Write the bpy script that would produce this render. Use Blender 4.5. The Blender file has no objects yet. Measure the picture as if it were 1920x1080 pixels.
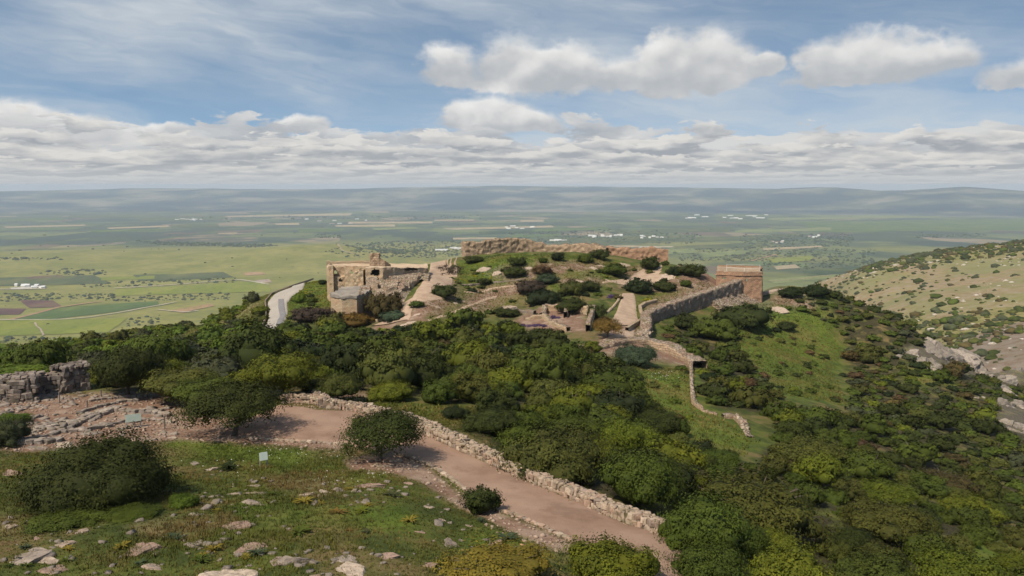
import bpy, bmesh, math, random
import numpy as np
from mathutils import Vector, Matrix, noise as mnoise
from mathutils.geometry import tessellate_polygon

random.seed(7)
RNG = np.random.default_rng(7)
C = bpy.context.scene.collection
scene = bpy.context.scene

# ------------------------------------------------------------------ camera
F = 1507.0                       # focal length in photo pixels (photo is 1920 x 1080)
PITCH = math.radians(7.3)
cam_data = bpy.data.cameras.new('camera')
cam_data.sensor_width = 36.0
cam_data.lens = 36.0 * F / 1920.0
cam_data.clip_start = 0.5
cam_data.clip_end = 90000.0
cam = bpy.data.objects.new('camera', cam_data)
C.objects.link(cam)
cam.location = (0, 0, 0)
cam.rotation_euler = (math.pi / 2 - PITCH, 0, 0)
scene.camera = cam

# ------------------------------------------------------------------ exposure
scene.view_settings.view_transform = 'Standard'
scene.view_settings.look = 'None'
scene.view_settings.gamma = 1.0
scene.view_settings.use_curve_mapping = False
scene.view_settings.exposure = 0.16
scene.cycles.use_denoising = True
scene.cycles.max_bounces = 6
scene.cycles.diffuse_bounces = 3
scene.cycles.glossy_bounces = 1
scene.cycles.transmission_bounces = 3
scene.cycles.volume_bounces = 0
scene.cycles.sample_clamp_indirect = 4.0

# ------------------------------------------------------------------ sun
SUN_EL = math.radians(52)
SUN_AZ = math.radians(-140)      # compass style from +Y, negative = to the left; behind the left shoulder
sun_dir = Vector((math.sin(SUN_AZ) * math.cos(SUN_EL), math.cos(SUN_AZ) * math.cos(SUN_EL), math.sin(SUN_EL)))
sd = bpy.data.lights.new('sun', 'SUN')
sd.energy = 5.0
sd.angle = math.radians(1.5)
sd.color = (1.0, 0.88, 0.71)
sun = bpy.data.objects.new('sun', sd)
C.objects.link(sun)
sun.rotation_euler = (-sun_dir).to_track_quat('-Z', 'Y').to_euler()
sun.location = (-200, -100, 300)


# ------------------------------------------------------------------ node helper
class NT:
    def __init__(self, tree):
        self.t = tree
        tree.nodes.clear()

    def n(self, kind, **kw):
        nd = self.t.nodes.new(kind)
        for k, v in kw.items():
            setattr(nd, k, v)
        return nd

    def link(self, a, b):
        self.t.links.new(a, b)

    def _in(self, sock, v):
        if v is None:
            return
        if hasattr(v, 'is_linked'):
            self.link(v, sock)
        else:
            if isinstance(v, (tuple, list)) and len(v) == 3 and sock.type == 'RGBA':
                v = (*v, 1)
            sock.default_value = v

    def m(self, op, a, b=None, c=None, clamp=False):
        nd = self.n('ShaderNodeMath', operation=op, use_clamp=clamp)
        self._in(nd.inputs[0], a)
        self._in(nd.inputs[1], b)
        self._in(nd.inputs[2], c)
        return nd.outputs[0]

    def add(self, a, b): return self.m('ADD', a, b)
    def sub(self, a, b): return self.m('SUBTRACT', a, b)
    def mul(self, a, b): return self.m('MULTIPLY', a, b)
    def div(self, a, b): return self.m('DIVIDE', a, b)
    def mx(self, a, b): return self.m('MAXIMUM', a, b)
    def mn(self, a, b): return self.m('MINIMUM', a, b)

    def xyz(self, x, y, z):
        nd = self.n('ShaderNodeCombineXYZ')
        for s, v in zip(nd.inputs, (x, y, z)):
            self._in(s, v)
        return nd.outputs[0]

    def sep(self, v):
        nd = self.n('ShaderNodeSeparateXYZ')
        self.link(v, nd.inputs[0])
        return nd.outputs

    def ss(self, x, lo, hi, a=0.0, b=1.0):          # smoothstep map range
        nd = self.n('ShaderNodeMapRange', interpolation_type='SMOOTHSTEP')
        for i, v in enumerate((x, lo, hi, a, b)):
            self._in(nd.inputs[i], v)
        return nd.outputs[0]

    def lin(self, x, lo, hi, a=0.0, b=1.0):
        nd = self.n('ShaderNodeMapRange')
        for i, v in enumerate((x, lo, hi, a, b)):
            self._in(nd.inputs[i], v)
        return nd.outputs[0]

    def noise(self, vec, scale=1.0, detail=4.0, rough=0.5, dist=0.0, color=False):
        nd = self.n('ShaderNodeTexNoise')
        if vec is not None:
            self.link(vec, nd.inputs['Vector'])
        nd.inputs['Scale'].default_value = scale
        nd.inputs['Detail'].default_value = detail
        nd.inputs['Roughness'].default_value = rough
        nd.inputs['Distortion'].default_value = dist
        return nd.outputs['Color'] if color else nd.outputs[0]

    def voro(self, vec, scale=1.0, feature='F1', out='Distance', rand=1.0):
        nd = self.n('ShaderNodeTexVoronoi', feature=feature)
        if vec is not None:
            self.link(vec, nd.inputs['Vector'])
        nd.inputs['Scale'].default_value = scale
        nd.inputs['Randomness'].default_value = rand
        return nd.outputs[out]

    def mix(self, f, a, b, blend='MIX'):
        nd = self.n('ShaderNodeMix', data_type='RGBA', blend_type=blend)
        self._in(nd.inputs[0], f)
        self._in(nd.inputs[6], a)
        self._in(nd.inputs[7], b)
        return nd.outputs[2]

    def ramp(self, f, stops, interp='LINEAR'):
        nd = self.n('ShaderNodeValToRGB')
        cr = nd.color_ramp
        cr.interpolation = interp
        while len(cr.elements) < len(stops):
            cr.elements.new(0.5)
        for e, (p, c) in zip(cr.elements, stops):
            e.position = p
            e.color = (*c, 1)
        self.link(f, nd.inputs[0])
        return nd.outputs[0]

    def attr(self, name, out='Fac', kind='GEOMETRY'):
        nd = self.n('ShaderNodeAttribute', attribute_name=name, attribute_type=kind)
        return nd.outputs[out]

    def pos(self):
        return self.n('ShaderNodeNewGeometry').outputs['Position']

    def scale(self, v, s):
        nd = self.n('ShaderNodeVectorMath', operation='MULTIPLY')
        self.link(v, nd.inputs[0])
        nd.inputs[1].default_value = s
        return nd.outputs[0]

    def vadd(self, a, b):
        nd = self.n('ShaderNodeVectorMath', operation='ADD')
        self._in(nd.inputs[0], a)
        self._in(nd.inputs[1], b)
        return nd.outputs[0]


# ------------------------------------------------------------------ sky
world = bpy.data.worlds.new('World')
scene.world = world
world.use_nodes = True
w = NT(world.node_tree)
g = w.n('ShaderNodeTexCoord').outputs['Generated']
dx, dy, dz = w.sep(g)
# the whole visible sky lies within 12 degrees of the horizon: the clear sky is sampled higher up, as deep as the photograph's blue
skyv = w.n('ShaderNodeVectorMath', operation='NORMALIZE')
w.link(w.xyz(dx, dy, w.add(w.mul(w.mx(dz, 0.0), 1.9), 0.12)), skyv.inputs[0])
sky = w.n('ShaderNodeTexSky', sky_type='NISHITA')
sky.sun_disc = False
sky.sun_elevation = SUN_EL
sky.sun_rotation = SUN_AZ
sky.altitude = 700
sky.air_density = 1.0
sky.dust_density = 0.6
sky.ozone_density = 2.0
w.link(skyv.outputs[0], sky.inputs[0])
az = w.m('ARCTAN2', dx, dy)
hor = w.m('SQRT', w.add(w.mul(dx, dx), w.mul(dy, dy)))
el = w.div(dz, w.mx(hor, 0.02))
elp = w.mx(el, 0.0)
SKYGAIN = 10.0                   # the Background runs at about 0.1


def cl(c):
    return tuple(x * SKYGAIN for x in c)


col = w.mix(1.0, sky.outputs[0], (1.04, 1.30, 1.28), 'MULTIPLY')
# thin cirrus: broad veils and streaks that sink towards the right
ca, sa = math.cos(0.15), math.sin(0.15)
cu = w.sub(w.mul(az, ca), w.mul(elp, sa))
cv = w.add(w.mul(az, sa), w.mul(elp, ca))
cwarp = w.noise(w.xyz(w.mul(az, 3.0), w.mul(elp, 10.0), 3.1), 1.0, 4.0, 0.55)
cwarp2 = w.noise(w.xyz(w.mul(az, 9.0), w.mul(elp, 30.0), 13.1), 1.0, 4.0, 0.55)
cvw = w.add(w.add(cv, w.mul(w.sub(cwarp, 0.5), 0.085)), w.mul(w.sub(cwarp2, 0.5), 0.022))
cuw = w.add(cu, w.mul(w.sub(cwarp2, 0.5), 0.20))
c1 = w.noise(w.xyz(w.mul(cuw, 5.0), w.mul(cvw, 34.0), 0.0), 1.0, 9.0, 0.60)
c2 = w.noise(w.xyz(w.mul(cuw, 1.8), w.mul(cvw, 12.0), 8.0), 1.0, 6.0, 0.55)
cir = w.ss(w.add(w.mul(c1, 0.42), w.mul(c2, 0.72)), 0.42, 0.80)
cirmask = w.lin(az, -0.60, 0.40, 1.0, 0.62)
veil = w.noise(w.xyz(w.mul(az, 2.6), w.mul(elp, 7.0), 21.0), 1.0, 4.0, 0.55)
cirmask = w.mul(cirmask, w.ss(veil, 0.32, 0.56, 0.35, 1.0))
cir = w.m('MINIMUM', w.add(w.mul(w.mul(cir, cirmask), 1.0), w.mul(w.mul(w.ss(veil, 0.40, 0.72), w.lin(az, -0.6, 0.3, 0.58, 0.30)), 1.0)), 0.92)
cir = w.mul(cir, w.ss(el, 0.25, 0.9, 1.0, 0.30))          # unseen cirrus thinned to weaken the sky's fill; overhead the blue opens up, as it begins to at the top of the photograph
col = w.mix(cir, col, cl((0.60, 0.655, 0.70)))


# cumulus with flat bases: a few clouds where the photograph has them (azimuth, base elevation, half width, height)
def pa(u): return math.atan((u - 960) / F)
def pe(v): return math.tan(math.atan((540 - v) / F) - PITCH)


def field_of(puffs, azw, elw):
    field = None
    hgt = None
    for (pu, bv, hw, tv) in puffs:
        a0, e0, h0 = pa(pu), pe(bv), pe(tv) - pe(bv)
        hwa = hw / F
        qx = w.div(w.sub(azw, a0), hwa)
        dv = w.div(w.sub(elw, e0), h0)
        below = w.mul(w.mn(dv, 0.0), 3.0)
        above = w.mx(dv, 0.0)
        dd = w.add(w.mul(qx, qx), w.add(w.mul(above, above), w.mul(below, below)))
        f = w.sub(1.0, w.m('SQRT', w.add(dd, 0.0001)))
        field = f if field is None else w.m('SMOOTH_MAX', field, f, 0.18)
        hh = w.mul(dv, w.ss(f, -0.5, 0.35))
        hgt = hh if hgt is None else w.mx(hgt, hh)
    return field, hgt


nz = w.xyz(w.mul(az, 13.0), w.mul(el, 17.0), 4.0)
wn1 = w.noise(nz, 1.0, 3.0, 0.5)
wn2 = w.noise(w.vadd(nz, (7.3, 2.1, 5.0)), 3.2, 7.0, 0.60)
bil = w.m('ABSOLUTE', w.sub(w.noise(w.vadd(nz, (17.3, 4.1, 2.0)), 2.4, 5.0, 0.55), 0.5))       # rounded cauliflower heads
azw = w.add(w.add(az, w.mul(w.sub(wn1, 0.5), 0.060)), w.mul(w.sub(wn2, 0.5), 0.022))
elw = w.add(w.add(el, w.mul(w.sub(w.noise(w.vadd(nz, (3.3, 8.1, 1.0)), 1.3, 4.0, 0.5), 0.5), 0.022)), w.mul(w.sub(wn2, 0.5), 0.012))
PUFFS = [  # centre u, base v, half width, top v
    (840, 142, 62, 78), (955, 152, 95, 50), (1060, 154, 95, 70), (1165, 156, 80, 100), (1240, 154, 66, 54), (1325, 148, 85, 44),
    (1415, 138, 40, 104), (1530, 154, 70, 88), (1630, 154, 120, 70), (1730, 150, 70, 98), (1905, 180, 80, 134),
    (925, 236, 105, 176), (1000, 240, 70, 205), (568, 242, 60, 214), (50, 268, 130, 208), (170, 268, 90, 226), (300, 262, 80, 236),
    (-420, 190, 200, 60), (2260, 130, 230, 20), (2700, 210, 300, 70), (-900, 230, 300, 120),
]
field, hgt = field_of(PUFFS, azw, elw)
soft = w.ss(w.noise(w.xyz(w.mul(az, 6.0), w.mul(el, 20.0), 31.0), 1.0, 3.0), 0.35, 0.65, 0.22, 0.55)
fld = w.sub(w.add(field, w.mul(w.sub(wn2, 0.5), 0.40)), w.mul(bil, 0.75))
alpha = w.ss(fld, -0.10, w.sub(soft, 0.08))
relief = w.sub(w.noise(nz, 1.5, 3.0, 0.45), w.noise(w.vadd(nz, (0.12, -0.22, 0.0)), 1.5, 3.0, 0.45))
lit = w.add(w.add(w.mul(hgt, 1.25), w.mul(relief, 1.7)), w.mul(w.sub(wn1, 0.5), 0.7))
lit = w.add(lit, w.mul(w.mul(w.ss(fld, 0.22, -0.15), w.ss(hgt, 0.2, 0.6)), 0.35))
cumc = w.ramp(w.lin(lit, -0.15, 1.15), [(0.0, cl((0.45, 0.475, 0.505))), (0.32, cl((0.58, 0.585, 0.59))), (0.62, cl((0.76, 0.75, 0.73))), (1.0, cl((0.92, 0.905, 0.875)))])
col = w.mix(w.mul(alpha, 0.96), col, cumc)

# the bank of stratocumulus down to the horizon: several decks of heaps, smaller and closer with distance
le = w.m('LOGARITHM', w.add(elp, 0.016), math.e)


def deck(seed, sa, se, thr_lo, thr_hi, base_col, top_col, amt):
    global col
    q = w.xyz(w.mul(az, sa), w.mul(le, se), seed)
    qw = w.vadd(q, w.scale(w.noise(q, 2.0, 4.0, 0.55, color=True), (0.46, 0.66, 0.0)))
    n = w.noise(qw, 1.0, 6.0, 0.58)
    lo = w.noise(qw, 1.0, 2.5, 0.5)
    up = w.noise(w.vadd(qw, (-0.12, 0.34, 0.0)), 1.0, 2.5, 0.5)
    cover = w.add(w.sub(n, 0.5), w.lin(el, thr_lo, thr_hi, 0.24, -0.34))
    al = w.ss(cover, 0.0, 0.05)
    sh = w.add(0.30, w.mul(w.sub(lo, up), 4.2))
    sh = w.add(sh, w.mul(w.ss(cover, 0.16, 0.0), 0.42))
    sh = w.add(sh, w.mul(w.sub(w.noise(w.xyz(w.mul(az, 2.6), w.mul(le, 1.8), seed + 3.0), 1.0, 3.0), 0.5), 1.5))
    cc = w.ramp(sh, [(0.0, base_col), (0.45, tuple(a * 0.55 + b * 0.45 for a, b in zip(base_col, top_col))), (1.0, top_col)])
    col = w.mix(w.mul(al, amt), col, cc)


deck(0.0, 7.5, 2.0, 0.030, 0.130, cl((0.37, 0.40, 0.445)), cl((0.71, 0.705, 0.69)), 0.95)
deck(9.0, 11.0, 2.8, 0.022, 0.112, cl((0.32, 0.345, 0.385)), cl((0.79, 0.765, 0.72)), 0.95)
deck(23.0, 14.5, 3.4, 0.010, 0.090, cl((0.34, 0.365, 0.40)), cl((0.76, 0.735, 0.69)), 0.92)
deck(41.0, 21.0, 4.4, -0.005, 0.050, cl((0.38, 0.405, 0.435)), cl((0.72, 0.695, 0.65)), 0.85)
col = w.mix(w.ss(el, 0.030, 0.000, 0.0, 0.75), col, cl((0.53, 0.555, 0.575)))
col = w.mix(0.19, col, cl((0.58, 0.61, 0.64)))
# below the horizon: the same grey as the haze
col = w.mix(w.ss(el, -0.004, -0.03), col, cl((0.42, 0.46, 0.50)))
bg = w.n('ShaderNodeBackground')
bg.inputs[1].default_value = 0.088
w.link(col, bg.inputs[0])
wo = w.n('ShaderNodeOutputWorld')
w.link(bg.outputs[0], wo.inputs[0])
world.cycles.sampling_method = 'MANUAL'
world.cycles.sample_map_resolution = 1024

# ------------------------------------------------------------------ geometry of the place
CP, SP = math.cos(PITCH), math.sin(PITCH)


def ray(u, v):                                   # photo pixel -> (azimuth, tangent of elevation)
    x, q = u - 960.0, 540.0 - v
    X, Y, Z = x, F * CP + q * SP, -F * SP + q * CP
    return math.atan2(X, Y), Z / math.hypot(X, Y)


PITCH_SURVEY = math.radians(7.6)                  # the pitch the ground heights below were estimated with


def survey(u, v, z):                             # -> azimuth, distance, height for this camera
    x, q = u - 960.0, 540.0 - v
    c, s = math.cos(PITCH_SURVEY), math.sin(PITCH_SURVEY)
    r = z * math.hypot(x, F * c + q * s) / (-F * s + q * c)
    a, t = ray(u, v)
    return a, r, r * t


def project(x, y, z):                            # world -> photo pixel
    fw = y * CP - z * SP
    up = y * SP + z * CP
    fw = np.maximum(fw, 1e-3)
    return 960 + F * x / fw, 540 - F * up / fw


class Tps:                                       # a smooth height field through surveyed points (azimuth, distance, height)
    def __init__(self, pts, k=2.2, reg=1e-4):
        P = np.array([(k * a, math.log(r)) for a, r, z in pts])
        z = np.array([p[2] for p in pts])
        self.P, self.k = P, k
        n = len(P)
        A = np.zeros((n + 3, n + 3))
        A[:n, :n] = self.ker(P, P) + reg * np.eye(n)
        A[:n, n] = 1
        A[:n, n + 1:] = P
        A[n, :n] = 1
        A[n + 1:, :n] = P.T
        b = np.zeros(n + 3)
        b[:n] = z
        self.c = np.linalg.solve(A, b)

    @staticmethod
    def ker(A, B):
        d2 = ((A[:, None, :] - B[None, :, :]) ** 2).sum(2)
        return 0.5 * d2 * np.log(d2 + 1e-12)

    def pol(self, a, r):
        a = np.atleast_1d(np.asarray(a, float)); r = np.atleast_1d(np.asarray(r, float))
        Q = np.stack([self.k * a, np.log(r)], 1)
        out = np.empty(len(Q))
        n = len(self.P)
        for i in range(0, len(Q), 20000):
            q = Q[i:i + 20000]
            out[i:i + 20000] = self.ker(q, self.P) @ self.c[:n] + self.c[n] + q @ self.c[n + 1:]
        return out


RIDGE = [  # photo pixel of a ground point and its height below the camera
    (0, 1080, -18.9), (400, 1080, -19.0), (800, 1080, -19.9), (1000, 1080, -21.0), (1300, 1085, -23.0), (1600, 1080, -29), (1900, 1070, -35),
    (0, 980, -19.5), (300, 960, -19.8), (600, 950, -20.2), (800, 960, -21.2), (0, 880, -20.7), (250, 880, -21), (495, 870, -21.8), (700, 865, -22.2), (850, 945, -22.2),
    (1280, 1050, -22.6), (1130, 985, -22.5), (1000, 935, -22.5), (800, 838, -22.5), (600, 795, -22.5), (560, 768, -22.5), (430, 815, -22.3), (300, 810, -22.2),
    (100, 800, -22), (0, 755, -22), (150, 750, -22.1), (330, 745, -22.4), (60, 703, -22.4), (200, 700, -25),
    (700, 745, -23.6), (900, 772, -23.6), (1100, 903, -23.8), (1300, 1005, -24.3), (1000, 820, -25.0),
    (1100, 800, -27), (900, 720, -28), (1000, 700, -30), (800, 680, -30), (500, 680, -29), (350, 700, -26.5), (650, 640, -33), (1000, 640, -34), (850, 605, -34.3), (740, 592, -33.8),
    (1180, 645, -34.6), (1150, 605, -34), (1180, 562, -33), (830, 512, -29), (900, 540, -31), (1000, 562, -32.4), (950, 512, -28), (1050, 482, -25), (990, 474, -24.6),
    (1150, 482, -26), (1250, 492, -28), (1200, 530, -31.6), (1320, 512, -30), (1280, 545, -32.3), (1320, 603, -38.4), (1240, 622, -37.0), (880, 480, -26.3), (850, 484, -27.2),
    (1400, 556, -37.5), (1450, 542, -37), (1560, 568, -42), (1700, 628, -50), (1800, 655, -54), (1920, 695, -58), (1850, 725, -55), (1600, 650, -47), (1500, 620, -42.5), (1400, 650, -40.5),
    (1340, 700, -37.8), (1240, 690, -35.5), (1285, 700, -35.6), (1290, 765, -35), (1350, 795, -35), (1400, 835, -34.3), (1550, 760, -42), (1750, 800, -47), (1900, 800, -52), (1900, 900, -46),
    (1650, 900, -37), (1450, 905, -31.5), (1200, 855, -27.5), (1400, 985, -27.6), (1600, 1000, -31), (1850, 1000, -37), (1250, 930, -25.6),
    (0, 645, -58), (0, 690, -44), (150, 645, -52), (300, 645, -45), (300, 620, -48.5), (400, 603, -45), (430, 625, -41.5), (505, 605, -36), (520, 562, -35.4), (598, 527, -33), (570, 572, -34.3), (480, 562, -39),
    (600, 640, -34), (450, 660, -33), (200, 690, -31), (150, 660, -41), (650, 548, -32.5), (700, 562, -33), (650, 590, -35), (760, 500, -28.6), (610, 548, -33),
]
ctrl = []
for (u, v, z) in RIDGE:
    ctrl.append(survey(u, v, z))
for (u, r, z) in [(0, 420, -120), (150, 400, -115), (300, 380, -105), (450, 350, -85), (600, 330, -62), (700, 300, -46), (800, 320, -48), (900, 335, -46), (900, 420, -110),
                  (1100, 345, -46), (1100, 430, -110), (1250, 345, -52), (1400, 312, -56), (1400, 400, -112), (1550, 335, -72), (1700, 340, -110), (1920, 330, -130),
                  (0, 700, -300), (500, 700, -300), (960, 700, -300), (1400, 700, -300), (1920, 600, -300), (0, 24, -17.6), (960, 24, -18.6), (1900, 24, -20), (0, 11, -16.5), (960, 11, -17), (1900, 11, -17.5)]:
    ctrl.append((pa(u), r, z))
for (u, v, r) in [(1700, 650, 292), (1760, 672, 290), (1820, 695, 284), (1920, 735, 278), (1620, 620, 305), (806, 523, 225), (792, 541, 215), (772, 566, 205), (842, 497, 262), (0, 665, 325), (150, 662, 320), (240, 645, 310)]:   # just behind the brow
    a, t = ray(u, v)
    ctrl.append((a, r, r * t))
for (a, pts) in [(-0.95, [(12, -16.5), (40, -19.5), (80, -23), (150, -40), (300, -85), (700, -300)]), (0.95, [(12, -18), (40, -27), (80, -42), (150, -62), (300, -120), (700, -300)])]:
    for (r, z) in pts:
        ctrl.append((a, r, z))
ridge_h = Tps(ctrl)

HILL = []
for (u, v, z) in [(1650, 497, -165), (1560, 524, -200), (1760, 474, -140), (1920, 456, -112), (1920, 520, -120), (1700, 540, -152), (1560, 562, -195), (1920, 600, -128), (1750, 602, -142), (1650, 582, -162),
                  (1800, 642, -142), (1920, 682, -135), (1830, 500, -130), (1500, 552, -245)]:
    HILL.append(survey(u, v, z))
for (u, r, z) in [(1650, 2500, -330), (1760, 2500, -330), (1920, 2500, -310), (1450, 1500, -400), (1450, 900, -330), (1380, 2200, -520), (1380, 700, -380), (1500, 2300, -500), (1700, 450, -190), (1920, 420, -165), (1560, 520, -250), (1650, 3200, -560), (1920, 3400, -560), (2600, 2600, -250),
                  (2600, 1500, -90), (2600, 700, -90), (2600, 400, -140), (2600, 3400, -560)]:
    HILL.append((pa(u), r, z))
hill_h = Tps(HILL)


def fbm(x, y, s, oct=4, seed=0.0):
    out = np.zeros(len(x))
    amp, tot = 1.0, 0.0
    for o in range(oct):
        f = 2.0 ** o / s
        vals = np.array([mnoise.noise((px * f + seed, py * f + seed * 1.7, seed + o * 3.1)) for px, py in zip(x, y)])
        out += amp * vals
        tot += amp
        amp *= 0.5
    return out / tot


def vnoise(x, y, s, seed=0):                     # quick lattice value noise, vectorised
    x = np.asarray(x, float) / s; y = np.asarray(y, float) / s
    xi = np.floor(x).astype(np.int64); yi = np.floor(y).astype(np.int64)
    fx = x - xi; fy = y - yi
    fx = fx * fx * (3 - 2 * fx); fy = fy * fy * (3 - 2 * fy)

    def h(a, b):
        n = (a * 374761393 + b * 668265263 + seed * 144665) & 0xFFFFFFFF
        n = ((n ^ (n >> 13)) * 1274126177) & 0xFFFFFFFF
        n = n ^ (n >> 16)
        return (n & 0xFFFF) / 32767.5 - 1.0
    return (h(xi, yi) * (1 - fx) + h(xi + 1, yi) * fx) * (1 - fy) + (h(xi, yi + 1) * (1 - fx) + h(xi + 1, yi + 1) * fx) * fy


def vfbm(x, y, s, oct=4, seed=0):
    return sum(vnoise(x, y, s / 2 ** o, seed + o) * 0.5 ** o for o in range(oct)) / 1.9


def inside(poly, u, v):                          # signed-ish point in polygon (vectorised)
    u = np.asarray(u, float); v = np.asarray(v, float)
    c = np.zeros(u.shape, bool)
    n = len(poly)
    for i in range(n):
        x0, y0 = poly[i]; x1, y1 = poly[(i + 1) % n]
        if y0 == y1:
            continue
        cond = ((y0 > v) != (y1 > v)) & (u < (x1 - x0) * (v - y0) / (y1 - y0) + x0)
        c ^= cond
    return c


def rough_amp(r):
    return np.clip(0.004 * r, 0.10, 0.9)


def Hxy(x, y):
    x = np.atleast_1d(np.asarray(x, float)); y = np.atleast_1d(np.asarray(y, float))
    r = np.maximum(np.hypot(x, y), 8.0)
    return ridge_h.pol(np.arctan2(x, y), r) + 0.18 * vfbm(x, y, 5.0, 3, 11) + rough_amp(r) * vfbm(x, y, 22.0, 3, 5)


def Hill(x, y):
    x = np.atleast_1d(np.asarray(x, float)); y = np.atleast_1d(np.asarray(y, float))
    return hill_h.pol(np.arctan2(x, y), np.hypot(x, y)) + 5.0 * vfbm(x, y, 190.0, 4, 3) + 2.2 * vfbm(x, y, 30.0, 3, 9)


VALLEY = -500.0


def Valley(x, y):
    x = np.atleast_1d(np.asarray(x, float)); y = np.atleast_1d(np.asarray(y, float))
    r = np.hypot(x, y)
    near = np.clip((8500 - r) / 5000, 0, 1)
    h = VALLEY + near * (20 * vfbm(x, y, 1500.0, 3, 21) + 5 * vfbm(x, y, 350, 3, 22))
    mx_, my_ = 5200 * math.sin(pa(600)), 5200 * math.cos(pa(600))
    h = h + 92 * np.exp(-((x - mx_) / 620) ** 2 - ((y - my_) / 700) ** 2) * (1 + 0.25 * vfbm(x, y, 300, 3, 4))
    h = h + 60 * np.exp(-((x - mx_ + 1500) / 1500) ** 2 - ((y - my_ - 200) / 800) ** 2)
    return h


RR = np.exp(np.linspace(math.log(15), math.log(690), 900))


def G(u, v):                                     # where the sight line through a photo pixel meets the ridge
    a, t = ray(u, v)
    z = RR * t
    h = Hxy(RR * math.sin(a), RR * math.cos(a))
    hit = np.nonzero(z <= h)[0]
    i = hit[0] if len(hit) else len(RR) - 1
    r = RR[i]
    if i > 0:
        d0, d1 = z[i - 1] - h[i - 1], z[i] - h[i]
        r = RR[i - 1] + (RR[i] - RR[i - 1]) * d0 / max(d0 - d1, 1e-9) if len(hit) else r
    return Vector((r * math.sin(a), r * math.cos(a), r * t))


def W(u, v, r):                                  # point at a horizontal distance along a sight line
    a, t = ray(u, v)
    return Vector((r * math.sin(a), r * math.cos(a), r * t))


def Wz(u, v, z):
    a, t = ray(u, v)
    return W(u, v, z / t)


def gz(x, y):
    return float(Hxy(x, y)[0])


# ------------------------------------------------------------------ objects
def tag(o, label=None, cat=None, group=None, kind=None):
    kind = kind or ('thing' if label else None)
    if label: o['label'] = label
    if cat: o['category'] = cat
    if group: o['group'] = group
    if kind: o['kind'] = kind
    return o


def link(name, me, parent=None, mat=None):
    o = bpy.data.objects.new(name, me)
    C.objects.link(o)
    if parent is not None:
        o.parent = parent
    if mat is not None and me is not None and len(me.materials) == 0:
        me.materials.append(mat)
    return o


def empty(name, loc, rz=0.0):
    o = bpy.data.objects.new(name, None)
    C.objects.link(o)
    o.location = loc
    o.rotation_euler = (0, 0, rz)
    o.empty_display_size = 0.3
    return o


def mesh_np(name, verts, faces, smooth=False, mat=None):
    me = bpy.data.meshes.new(name)
    verts = np.asarray(verts, np.float32)
    faces = np.asarray(faces, np.int32)
    me.vertices.add(len(verts))
    me.vertices.foreach_set('co', verts.ravel())
    k = faces.shape[1]
    me.loops.add(faces.size)
    me.loops.foreach_set('vertex_index', faces.ravel())
    me.polygons.add(len(faces))
    me.polygons.foreach_set('loop_start', np.arange(0, faces.size, k, dtype=np.int32))
    if smooth:
        me.polygons.foreach_set('use_smooth', np.ones(len(faces), bool))
    me.update(calc_edges=True)
    if mat:
        me.materials.append(mat)
    return me


def fattr(me, name, vals):
    a = me.attributes.new(name, 'FLOAT', 'POINT')
    a.data.foreach_set('value', np.asarray(vals, np.float32))


def grid_faces(nr, nc):
    i = np.arange(nr - 1)[:, None] * nc + np.arange(nc - 1)[None, :]
    return np.stack([i, i + 1, i + nc + 1, i + nc], -1).reshape(-1, 4)


def material(name, build, rough=0.95, spec=0.15):
    m = bpy.data.materials.new(name)
    m.use_nodes = True
    k = NT(m.node_tree)
    out = k.n('ShaderNodeOutputMaterial')
    b = k.n('ShaderNodeBsdfPrincipled')
    b.inputs['Roughness'].default_value = rough
    b.inputs['Specular IOR Level'].default_value = spec
    k.link(b.outputs[0], out.inputs[0])
    r = build(k, b)
    if r is not None:
        k._in(b.inputs['Base Color'], r)
    return m


def bump(k, b, h, strength=0.5, dist=0.1):
    nd = k.n('ShaderNodeBump')
    nd.inputs['Strength'].default_value = strength
    nd.inputs['Distance'].default_value = dist
    k.link(h, nd.inputs['Height'])
    k.link(nd.outputs[0], b.inputs['Normal'])


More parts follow.
